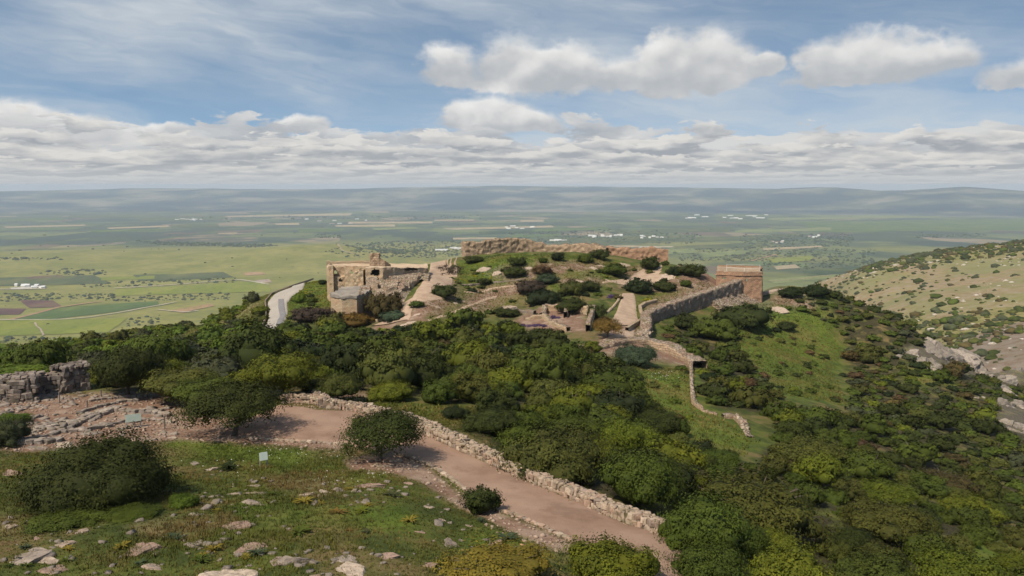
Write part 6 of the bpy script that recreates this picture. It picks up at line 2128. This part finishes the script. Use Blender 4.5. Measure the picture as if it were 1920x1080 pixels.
ROS = [rosette_mesh(i, 20 + 4 * i) for i in range(4)]
for (u, v, wp, tn, lab) in [
    (482, 1040, 46, 'blue green', 'big dark green leafy rosette above the biggest pale boulder'), (462, 1046, 34, 'golden', 'yellow rosette touching the big dark green rosette'),
    (230, 1028, 46, 'golden', 'bright yellow rosette left of the sloping pinkish slab'), (400, 1034, 50, 'golden', 'yellowing rosette behind the thin pinkish ledge'), (378, 1042, 26, 'golden', 'small yellow rosette at the broken grey slab'),
    (545, 938, 30, 'mid green', 'green rosette left of the small grey stone'), (570, 944, 46, 'golden', 'yellow rosette below the line of rocks'), (600, 945, 30, 'golden', 'pale yellow rosette under the second rock of the line'), (634, 962, 40, 'orange brown', 'withered tan rosette below the third rock of the line'), (680, 960, 40, 'yellow green', 'yellow green rosette with stiff leaves in the lower grass'),
    (690, 948, 22, 'golden', 'small yellow rosette above the stiff-leaved rosette'), (768, 978, 44, 'golden', 'yellow rosette in the grass left of the small pinkish stone'), (655, 995, 20, 'orange brown', 'withered orange rosette in the green grass'), (686, 998, 30, 'grey green', 'grey green rosette right of the withered orange rosette'), (406, 958, 26, 'golden', 'yellow rosette below the squarish pale rock'),
    (62, 996, 38, 'blue green', 'bluish rosette at the left end of the trailing green bush'), (48, 1028, 32, 'blue green', 'bluish rosette above the long grey ledge'), (128, 1032, 36, 'golden', 'yellow tuft right of the long grey ledge'), (16, 1062, 34, 'mid green', 'green rosette below the left part of the long grey ledge'), (50, 1062, 32, 'mid green', 'green tuft below the middle of the long grey ledge'), (125, 1052, 40, 'mid green', 'green tuft right of the cracked grey rock'),
    (326, 1010, 56, 'blue green', 'wide bluish clump behind the broken grey slab'), (262, 1058, 36, 'blue green', 'bluish clump below the sloping pinkish slab'), (375, 1052, 50, 'mid green', 'green clump left of the yellow rosettes'), (735, 930, 44, 'grey green', 'grey green clump near the long flat ledge'), (545, 1056, 20, 'golden', 'yellow tuft on the big domed boulder'), (902, 978, 34, 'blue green', 'bluish tall clump beside the small leafy bush'), (950, 1012, 60, 'blue green', 'bluish clump right of the wedge-shaped rock'), (655, 918, 26, 'golden', 'yellow tuft under the long flat ledge'), (512, 928, 30, 'mid green', 'leafy green tuft right of the stacked boulders'), (430, 880, 70, 'deep green', 'dark low clump below the small signboard'), (560, 1000, 60, 'mid green', 'green herb clump right of the big tilted slab'),
]:
    p = G(u, v)
    s = px_size(p)
    o = bpy.data.objects.new('rosette_plant', rb.choice(ROS)); C.objects.link(o)
    k_ = wp / s / 2
    o.location = p; o.scale = (k_ * rb.uniform(0.85, 1.1), k_ * rb.uniform(0.6, 1.0), k_ * rb.uniform(0.6, 1.0)); o.rotation_euler = (0, 0, rb.uniform(0, 6.28))
    o.color = tone(tn, rb)
    tag(o, lab, 'plant', 'leafy rosettes in the grass', 'thing')

X, Y, Z, U, V = scatter(9000, -60, 12, 34, 80, [[(-100, 900), (760, 905), (1000, 1010), (800, 1100), (-100, 1100)], [(440, 860), (560, 880), (420, 950), (360, 900)]], [PATHPOLY])
near = np.zeros(len(X), bool)
for (u, v, wp, hp_, lab, col) in FG:
    near |= ((U - u) / (wp * 1.3)) ** 2 + ((V - v) / (wp * 0.5)) ** 2 < 1
near |= RNG.uniform(size=len(X)) < 0.035
bl = []
for x, y, z in list(zip(X[near], Y[near], Z[near]))[:230]:
    s_ = float(np.clip(rs.lognormal(-1.75, 0.5), 0.07, 0.5))
    bl.append((rb.randrange(8), TRS(Vector((x, y, z)), rb.uniform(0, 6.3), (s_ * 1.5, s_, s_ * 0.55), 0.3, rb)))
o = joined('loose_stones', bl)
o.color = (0.17, 0.145, 0.125, 1)
tag(o, kind='stuff')

# ------------------------------------------------------------------ signs and posts
M_SIGN = flat('pale_green_sign', (0.22, 0.27, 0.24), (0.26, 0.31, 0.275), 3.0, 0.5, 0.4)
M_SIGN2 = flat('white_green_sign', (0.42, 0.49, 0.46), (0.48, 0.55, 0.51), 3.0, 0.5, 0.4)
M_POST = flat('grey_painted_post', (0.27, 0.27, 0.27), (0.33, 0.33, 0.325), 3.0, 0.6)
M_DPOST = flat('weathered_timber', (0.11, 0.09, 0.08), (0.16, 0.14, 0.125), 5.0)
M_PRINT = flat('dark_print', (0.10, 0.13, 0.12), (0.14, 0.17, 0.15), 8.0)


def boxm(name, c, sx, sy, sz, parent, mat, rx=0.0, bev=0.01):
    bm = bmesh.new()
    bmesh.ops.create_cube(bm, size=1.0)
    bmesh.ops.scale(bm, vec=(sx, sy, sz), verts=bm.verts)
    bmesh.ops.bevel(bm, geom=bm.edges[:], offset=bev, segments=1, affect='EDGES')
    bm.transform(Matrix.Translation(c) @ Matrix.Rotation(rx, 4, 'X'))
    me = bpy.data.meshes.new(name); bm.to_mesh(me); bm.free()
    return link(name, me, parent, mat)


p = G(251, 802)
s = px_size(p)
b = empty('information_board', p, -pa(251))
tag(b, 'pale green information board on two posts in front of the excavated stones', 'sign')
wv_, hv_ = 27 / s, 14 / s
boxm('panel', Vector((0, 0, 19 / s)), wv_, 0.05, hv_, b, M_SIGN, rx=-0.35)
for i in (-1, 1):
    boxm('post', Vector((i * wv_ * 0.43, 0.07, 10 / s)), 0.085, 0.085, 23 / s, b, M_POST)
p = G(495, 874)
s = px_size(p)
b = empty('signboard', p, 0.55)
tag(b, 'small white signboard on two grey posts standing in the grass', 'sign')
boxm('panel', Vector((0, 0, 19 / s)), 15 / s, 0.04, 15 / s, b, M_SIGN2, rx=-0.2)
for i in (-1, 1):
    boxm('post', Vector((i * 6.5 / s, 0.06, 12 / s)), 0.07, 0.07, 27 / s, b, M_POST)
for (u, v, h_, lab) in [(309, 805, 24, 'weathered timber post right of the information board'), (112, 755, 18, 'timber post in front of the recessed ruined wall'), (190, 744, 12, 'short post at the foot of the tall dark oak'), (164, 765, 13, 'short post above the diagonal stone footing'), (252, 797, 10, 'low stake directly behind the information board')]:
    p = G(u, v); s = px_size(p)
    b = empty('post', p)
    tag(b, lab, 'post', 'posts around the excavation')
    boxm('shaft', Vector((0, 0, h_ / s / 2)), 0.10, 0.10, h_ / s + 0.1, b, M_DPOST)
    boxm('cap', Vector((0, 0, h_ / s + 0.07)), 0.12, 0.12, 0.04, b, M_DPOST)
p = G(68, 741); s = px_size(p)
b = empty('lectern_sign', p, 0.3)
tag(b, 'small slanted lectern sign on a post before the ruined wall', 'sign')
boxm('panel', Vector((0, -0.05, 17 / s)), 13 / s, 0.45, 0.04, b, M_POST, rx=0.5)
boxm('post', Vector((0, 0, 8 / s)), 0.08, 0.08, 17 / s, b, M_POST)

# ------------------------------------------------------------------ scrub on the hill across the gorge
N = 110000
X = RNG.uniform(250, 2300, N); Y = RNG.uniform(350, 2300, N)
Rr = np.hypot(X, Y); Aa = np.arctan2(X, Y)
ok = (Rr > 420) & (Rr < 2300) & (Aa > pa(1430)) & (Aa < 0.75)
X, Y = X[ok], Y[ok]
Z = Hill(X, Y); U, V = project(X, Y, Z)
wbh = 14 * vfbm(X, Y, 60, 3, 41)
dens = np.clip(0.20 + 0.36 * vfbm(X, Y, 170.0, 4, 101), 0.02, 0.6)
dens[inside([(1590, 500), (1750, 470), (1930, 445), (1930, 478), (1780, 492), (1640, 520)], U + wbh, V)] += 0.40
dens[inside([(1640, 585), (1720, 590), (1930, 570), (1930, 600), (1800, 640), (1720, 620)], U + wbh, V)] += 0.35
dens[inside([(1720, 620), (1800, 630), (1900, 600), (1930, 590), (1930, 625), (1830, 650), (1790, 660)], U + wbh, V)] += 0.7
dens[inside([(1600, 470), (1760, 455), (1930, 438), (1930, 446), (1760, 466), (1620, 490)], U, V)] *= 0.15
dens[inside([(1740, 540), (1930, 515), (1930, 550), (1760, 560)], U, V)] *= 0.3
sel = RNG.uniform(size=len(X)) < np.clip(dens * 0.85, 0, 1)
items = []
for x, y, z, u, v in list(zip(X[sel], Y[sel], Z[sel], U[sel], V[sel]))[:15000]:
    r_ = math.hypot(x, y)
    w_ = float(np.clip(rs.lognormal(0.70, 0.48), 0.8, 6.0)) * (0.8 + r_ / 2500)
    items.append((x, y, z - 0.3, w_, w_ * rs.uniform(0.6, 0.9), TONES[rl_.choice(['olive green', 'mid green', 'dark green', 'grey green', 'grey green', 'brown green'])]))
BLOB2 = []
for i in range(5):
    v = ICO2[0].copy()
    v *= (1 + 0.22 * np.sin(v[:, [1, 2, 0]] * 3.7 + i * 1.3) + np.random.default_rng(i).uniform(-0.12, 0.12, v.shape))
    v[:, 2] = np.maximum(v[:, 2] * 0.8 + 0.3, -0.2)
    BLOB2.append((v, ICO2[1], np.random.default_rng(i + 9).uniform(0.0, 1.0, len(v))))
mass('hill_scrub', [q for q in items if math.hypot(q[0], q[1]) < 1150], BLOB2, None)
mass('far_hill_scrub', [q for q in items if math.hypot(q[0], q[1]) >= 1150], BLOB, None)
# pale rocks strewn over the same hill
sel = (RNG.uniform(size=len(X)) < 0.10) & (vfbm(X, Y, 120, 3, 103) > -0.05)
Vv, Tt, n = [], [], 0
for x, y, z in list(zip(X[sel], Y[sel], Z[sel]))[:2600]:
    s_ = float(np.clip(rs.lognormal(0.35, 0.5), 0.6, 4.0))
    v = ICO1[0] * np.array([s_ * 1.3, s_, s_ * 0.5]) * rs.uniform(0.7, 1.3, (12, 1)) + np.array([x, y, z])
    Vv.append(v); Tt.append(ICO1[1] + n); n += 12
o = link('hill_rocks', mesh_np('hill_rocks', np.concatenate(Vv), np.concatenate(Tt), False, M_STONE)); o.color = (0.40, 0.36, 0.32, 1)
tag(o, kind='stuff')

# ------------------------------------------------------------------ the valley: fields, tracks, trees, buildings
def VP(u, v):
    a, t = ray(u, v)
    r = VALLEY / t
    for _ in range(12):
        h = float(Valley(r * math.sin(a), r * math.cos(a))[0])
        r = 0.5 * r + 0.5 * h / t
    return Vector((r * math.sin(a), r * math.cos(a), h))


FM = {}


def field_mat(kind):
    if kind not in FM:
        c = {'tan': ((0.32, 0.25, 0.155), (0.40, 0.315, 0.20)), 'pink': ((0.33, 0.235, 0.19), (0.42, 0.33, 0.275)), 'maroon': ((0.105, 0.055, 0.052), (0.145, 0.082, 0.072)), 'green': ((0.075, 0.115, 0.034), (0.105, 0.145, 0.045)), 'dark': ((0.040, 0.062, 0.028), (0.060, 0.085, 0.036)),
             'meadow': ((0.165, 0.190, 0.026), (0.21, 0.220, 0.045)), 'light': ((0.155, 0.18, 0.065), (0.20, 0.215, 0.09)), 'orange': ((0.30, 0.185, 0.105), (0.36, 0.235, 0.14)), 'white': ((0.40, 0.37, 0.32), (0.50, 0.47, 0.42)), 'pale': ((0.42, 0.36, 0.27), (0.50, 0.44, 0.34)), 'dusk': ((0.070, 0.088, 0.040), (0.105, 0.115, 0.052))}[kind]

        def f(k, b):
            p = k.pos()
            n = k.noise(k.scale(p, (0.012, 0.004, 0)), 1.0, 5.0, 0.6)
            n2 = k.noise(k.scale(p, (0.004, 0.0025, 0)), 1.0, 6.0, 0.65)
            n3 = k.noise(k.scale(p, (0.05, 0.03, 0)), 1.0, 3.0, 0.6)
            q = k.mix(k.ss(n, 0.3, 0.7), c[0], c[1])
            q = k.mix(k.mul(k.ss(n2, 0.42, 0.62), 0.55), q, k.mix(1.0, q, (0.62, 0.72, 0.75), 'MULTIPLY'))
            q = k.mix(k.mul(k.ss(n2, 0.50, 0.35), 0.40), q, (0.17, 0.165, 0.05))
            return k.mix(k.mul(k.ss(n3, 0.52, 0.68), 0.45), q, (0.06, 0.075, 0.03))
        FM[kind] = material('field_' + kind, f, 1.0, 0.0)
    return FM[kind]


def quad_field(kind, q, n=16, off=2.0):
    P = [VP(u, v) for u, v in q]
    s = np.linspace(0, 1, n)
    A_, B_ = np.meshgrid(s, s)
    A_ = A_.ravel()[:, None]; B_ = B_.ravel()[:, None]
    p = [np.array([x.x, x.y]) for x in P]
    XY = (p[0] * (1 - A_) + p[1] * A_) * (1 - B_) + (p[3] * (1 - A_) + p[2] * A_) * B_
    jit = np.stack([vfbm(XY[:, 0], XY[:, 1], 260, 3, 7), vfbm(XY[:, 0], XY[:, 1], 260, 3, 8)], 1) * 0.045 * np.hypot(*(p[1] - p[0]))
    XY = XY + jit
    me = mesh_np('field', np.stack([XY[:, 0], XY[:, 1], Valley(XY[:, 0], XY[:, 1]) + off], 1), grid_faces(n, n), True, field_mat(kind))
    return tag(link('field', me), kind='structure')


def track(kind, pix, width, n=60, off=3.0):
    P = [VP(u, v) for u, v in pix]
    l = [0.0]
    for a, b in zip(P[:-1], P[1:]): l.append(l[-1] + (b - a).length)
    s = np.linspace(0, l[-1], n)
    x = np.interp(s, l, [p.x for p in P]); y = np.interp(s, l, [p.y for p in P])
    for _ in range(3):
        x[1:-1] = (x[:-2] + 2 * x[1:-1] + x[2:]) / 4; y[1:-1] = (y[:-2] + 2 * y[1:-1] + y[2:]) / 4
    tx, ty = np.gradient(x), np.gradient(y)
    L = np.hypot(tx, ty); nx, ny = -ty / L, tx / L
    w_ = width / 2 * (1 + 0.3 * vfbm(x, y, 60, 2, 3))
    Xq = np.stack([x - nx * w_, x + nx * w_]).ravel(); Yq = np.stack([y - ny * w_, y + ny * w_]).ravel()
    me = mesh_np('road', np.stack([Xq, Yq, Valley(Xq, Yq) + off], 1), grid_faces(2, n), True, field_mat(kind))
    return tag(link('road', me), kind='structure')


QF = [('tan', (7, 425, 160, 421, 163, 423.5, 10, 427.5)), ('tan', (200, 427, 315, 422.5, 318, 425.5, 205, 429.5)), ('tan', (420, 405, 640, 400, 640, 404, 420, 407.5)), ('tan', (515, 419, 560, 418, 562, 422, 518, 422)), ('tan', (410, 437, 445, 436, 445, 438.5, 410, 439)),
      ('tan', (560, 402, 660, 400, 660, 404, 560, 405.5)), ('tan', (650, 416, 810, 415.5, 810, 419, 650, 419.5)), ('tan', (630, 422, 740, 421, 740, 425, 630, 425.5)), ('tan', (815, 412, 890, 411.5, 890, 414, 815, 414)), ('tan', (835, 428, 1035, 423, 1035, 426.5, 845, 431)), ('tan', (850, 446, 930, 445, 932, 448.5, 850, 449.5)),
      ('tan', (975, 413, 1020, 412.5, 1020, 416, 975, 416)), ('tan', (1140, 460, 1240, 462, 1240, 465, 1140, 463)), ('light', (1440, 409, 1760, 404, 1760, 408, 1440, 413)), ('green', (1500, 416, 1930, 410, 1930, 432, 1520, 436)), ('light', (1380, 432, 1560, 427, 1560, 432, 1380, 437)), ('dark', (1500, 508, 1640, 499, 1655, 505, 1520, 518)), ('light', (1440, 524, 1570, 515, 1600, 519, 1450, 532)),
      ('green', (60, 429, 150, 427, 150, 430, 60, 433)), ('green', (170, 432, 300, 429, 300, 433, 170, 436)), ('green', (0, 410, 120, 409, 120, 413, 0, 414)), ('dusk', (130, 404, 300, 402, 300, 408, 130, 409)), ('dusk', (260, 408, 420, 405, 420, 412, 260, 415)), ('green', (560, 430, 640, 428, 640, 434, 560, 436)), ('dusk', (320, 421, 410, 420, 410, 426, 320, 428)),
      ('maroon', (37, 563, 100, 564, 118, 576, 55, 578)), ('maroon', (-40, 578, 50, 579, 35, 590, -40, 591)), ('green', (110, 577, 300, 565, 300, 573, 100, 599)), ('green', (20, 598, 112, 577, 105, 599.5, 20, 600)), ('meadow', (-60, 603, 240, 596, 200, 624, -60, 633)), ('orange', (318, 583, 392, 570, 402, 574, 345, 587)), ('meadow', (215, 542, 500, 528, 505, 548, 215, 556)), ('dusk', (-40, 522, 180, 516, 210, 532, -40, 538)), ('dusk', (250, 516, 420, 510, 440, 520, 260, 527)), ('meadow', (190, 520, 290, 517, 290, 523, 190, 527)), ('maroon', (60, 519, 118, 516, 120, 520, 40, 524)),
      ('orange', (455, 512, 490, 510, 500, 515, 462, 517)), ('pink', (478, 526, 505, 524, 510, 530, 480, 531)), ('green', (960, 441, 1050, 439, 1050, 443, 960, 446)), ('light', (700, 428, 780, 426, 780, 429, 700, 432)), ('dusk', (1040, 448, 1300, 440, 1320, 452, 1060, 462)), ('dusk', (1260, 462, 1420, 455, 1430, 463, 1270, 470)), ('dark', (900, 434, 1000, 432, 1000, 436, 900, 440)), ('light', (1310, 476, 1380, 470, 1400, 476, 1320, 484)), ('light', (1240, 468, 1300, 466, 1310, 474, 1250, 478)), ('tan', (1430, 466, 1540, 461, 1545, 464, 1430, 470)), ('meadow', (1440, 486, 1520, 480, 1530, 488, 1450, 494)), ('tan', (1450, 500, 1490, 496, 1500, 503, 1455, 506)), ('dusk', (1300, 446, 1500, 438, 1500, 446, 1310, 454)),
      ('light', (1600, 404, 1930, 398, 1930, 402, 1600, 408)), ('dusk', (1150, 432, 1370, 426, 1370, 434, 1150, 440)), ('green', (1000, 430, 1140, 426, 1140, 431, 1000, 435)), ('pale', (1200, 463, 1260, 462, 1262, 464, 1200, 465.5)), ('white', (20, 540, 82, 537, 88, 541, 24, 543.5))]
for kd, q in QF:
    quad_field(kd, [(q[0], q[1]), (q[2], q[3]), (q[4], q[5]), (q[6], q[7])], off=1.3 + 0.02 * QF.index((kd, q)))
for kd, pix, wd in [('pale', [(-40, 600), (60, 600.5), (110, 600), (165, 596), (240, 584), (300, 573), (330, 567)], 13), ('pale', [(213, 541), (330, 534), (400, 528), (450, 525), (470, 528), (505, 534)], 15), ('pale', [(-40, 543), (20, 543), (85, 542)], 18), ('orange', [(20, 600), (70, 588), (110, 577), (165, 569), (190, 566)], 18), ('pink', [(66, 606), (68, 612), (76, 618), (82, 630)], 6), ('orange', [(1409, 490), (1430, 484), (1456, 477)], 26), ('pale', [(295, 581), (322, 584), (350, 586), (372, 583)], 12), ('tan', [(1440, 528), (1500, 524), (1560, 516)], 10), ('tan', [(610, 462), (640, 470), (660, 476), (672, 478)], 14)]:
    track(kd, pix, wd)

N = 160000
rr2 = np.exp(RNG.uniform(math.log(2350), math.log(13500), N)); a2 = RNG.uniform(-0.62, 0.62, N)
X, Y = rr2 * np.sin(a2), rr2 * np.cos(a2)
Z = Valley(X, Y); U, V = project(X, Y, Z)
nv = vfbm(X, Y, 1300.0, 4, 111); nv2 = vfbm(X, Y, 260.0, 3, 112)
den = np.clip(-0.10 + 0.16 * nv + 0.14 * nv2, 0.0012, 0.25)
for poly, d in [([(256, 452), (400, 456), (530, 460), (480, 464), (300, 460)], 0.75), ([(-20, 484), (112, 482), (112, 487), (-20, 489)], 0.6), ([(60, 514), (120, 503), (200, 508), (200, 516), (110, 516)], 0.4), ([(600, 470), (680, 455), (880, 450), (880, 476), (820, 484), (660, 484)], 0.22), ([(940, 436), (1140, 430), (1320, 440), (1300, 458), (1000, 455)], 0.16),
                ([(1260, 470), (1420, 462), (1640, 468), (1640, 496), (1500, 506), (1430, 500), (1430, 490), (1280, 490)], 0.20), ([(1380, 442), (1600, 438), (1600, 462), (1400, 466)], 0.25), ([(1720, 440), (1850, 438), (1850, 444), (1720, 446)], 0.3), ([(60, 552), (250, 548), (440, 548), (430, 562), (250, 566), (100, 560)], 0.25), ([(140, 530), (440, 520), (440, 530), (150, 540)], 0.22), ([(80, 606), (140, 602), (142, 610), (85, 614)], 0.7), ([(0, 550), (60, 550), (110, 560), (60, 566), (0, 566)], 0.4),
                ([(330, 400), (700, 396), (900, 400), (900, 410), (330, 412)], 0.05), ([(290, 640), (60, 632), (0, 634), (0, 642), (300, 630)], 0.3), ([(590, 440), (640, 440), (640, 446), (590, 447)], 0.4), ([(700, 470), (760, 462), (870, 462), (870, 472), (760, 478)], 0.3), ([(240, 600), (300, 590), (300, 606), (230, 615)], 0.2)]:
    m_ = inside(poly, U + 6 * nv2, V)
    den[m_] = np.maximum(den[m_], d)
for kd, q in QF:
    if kd in ('tan', 'meadow', 'maroon', 'green', 'orange', 'white', 'pale', 'light'):
        m_ = inside([(q[0], q[1]), (q[2], q[3]), (q[4], q[5]), (q[6], q[7])], U, V)
        den[m_] *= 0.03
sel = RNG.uniform(size=N) < den
items = []
for x, y, z, r_ in list(zip(X[sel], Y[sel], Z[sel], rr2[sel]))[:13000]:
    w_ = float(np.clip(rs.lognormal(1.55, 0.4), 2.5, 12)) * (0.55 + r_ / 6500)
    items.append((x, y, z, w_, w_ * rs.uniform(0.55, 0.9), TONES[rl_.choice(['dark green', 'mid green', 'dark green', 'olive green', 'blue green'])]))
mass('valley_trees', items, BLOB, None)

M_WHITEWALL = flat('whitewashed_wall', (0.66, 0.64, 0.60), (0.74, 0.72, 0.68), 0.05)
M_TINROOF = flat('pale_roof', (0.60, 0.60, 0.59), (0.70, 0.70, 0.69), 0.05, 0.5)
M_REDROOF = flat('tile_roof', (0.30, 0.16, 0.11), (0.36, 0.20, 0.14), 0.05)


def house(u, v, wpx, hm_, deep, roof, label, group):
    p = VP(u, v)
    L = wpx / px_size(p)
    b = empty('building', p, rb.uniform(-0.4, 0.4) - pa(u))
    tag(b, label, 'building', group)
    boxm('wall', Vector((0, 0, hm_ / 2 - 2)), L, deep, hm_ + 4, b, M_WHITEWALL, bev=0.05)
    x, y, e = L / 2 + 0.8, deep / 2 + 0.8, hm_ * 0.45
    V = [(-x, -y, hm_), (x, -y, hm_), (x, y, hm_), (-x, y, hm_), (-x, 0, hm_ + e), (x, 0, hm_ + e), (-x, 0, hm_ + 0.3), (x, 0, hm_ + 0.3)]
    me = bpy.data.meshes.new('roof'); me.from_pydata(V, [], [(0, 1, 5, 4), (2, 3, 4, 5), (0, 4, 3), (1, 2, 5), (0, 3, 2, 1)]); me.update()
    link('roof', me, b, roof)
    return b


rh = random.Random(8)
house(827, 470, 24, 9, 46, M_TINROOF, 'long white shed on the plain nearest the left end of the back wall', 'white sheds behind the castle')
house(864, 467, 22, 9, 60, M_TINROOF, 'broad white shed half hidden by the left end of the back wall', 'white sheds behind the castle')
house(850, 466, 12, 8, 30, M_TINROOF, 'small white shed between the two bigger white sheds', 'white sheds behind the castle')
for (n_, u0, u1, v0, v1, w0, w1, lab, grp) in [
    (14, 1100, 1165, 441, 446, 4, 10, 'tiny white building in the cluster behind the back wall', 'white buildings behind the back wall'),
    (8, 1200, 1245, 443, 448, 3, 7, 'tiny white building in the village left of the crest tree', 'village left of the crest tree'),
    (16, 1290, 1440, 403, 411, 5, 16, 'far white building in the town row under the right mountains', 'row of far white town buildings'),
    (14, 1040, 1300, 388, 398, 4, 10, 'far pale village building below the middle mountains', 'far villages in the middle'),
    (5, 1515, 1540, 441, 446, 3, 6, 'tiny pale building of the farm on the right plain', 'farm on the right plain'),
    (7, 940, 1000, 424, 431, 4, 10, 'small white building beside the long tan field', 'buildings by the long tan field'),
    (8, 330, 390, 410, 414, 4, 9, 'small white building on the left plain between dark fields', 'buildings on the left plain'),
    (9, 28, 82, 536, 541, 4, 9, 'white building of the quarry yard at far left', 'quarry yard buildings'),
    (5, 1448, 1475, 452, 456, 4, 7, 'pale shed on the plain right of the square tower', 'sheds right of the tower'),
    (8, 560, 760, 410, 420, 4, 10, 'small pale building on the far plain above the vaulted ruin', 'buildings above the vaulted ruin'),
    (4, 1010, 1060, 450, 453, 8, 16, 'low white greenhouse above the back wall', 'greenhouses above the back wall'),
]:
    for i_, hu_ in enumerate(sorted(rh.uniform(u0, u1) for _ in range(n_))):
        house(hu_, rh.uniform(v0, v1), rh.uniform(w0, w1), rh.uniform(6, 11), rh.uniform(14, 40), rh.choice([M_TINROOF, M_TINROOF, M_REDROOF] if 'white' not in lab else [M_TINROOF]), f'{lab}, {nth(i_)}', grp)
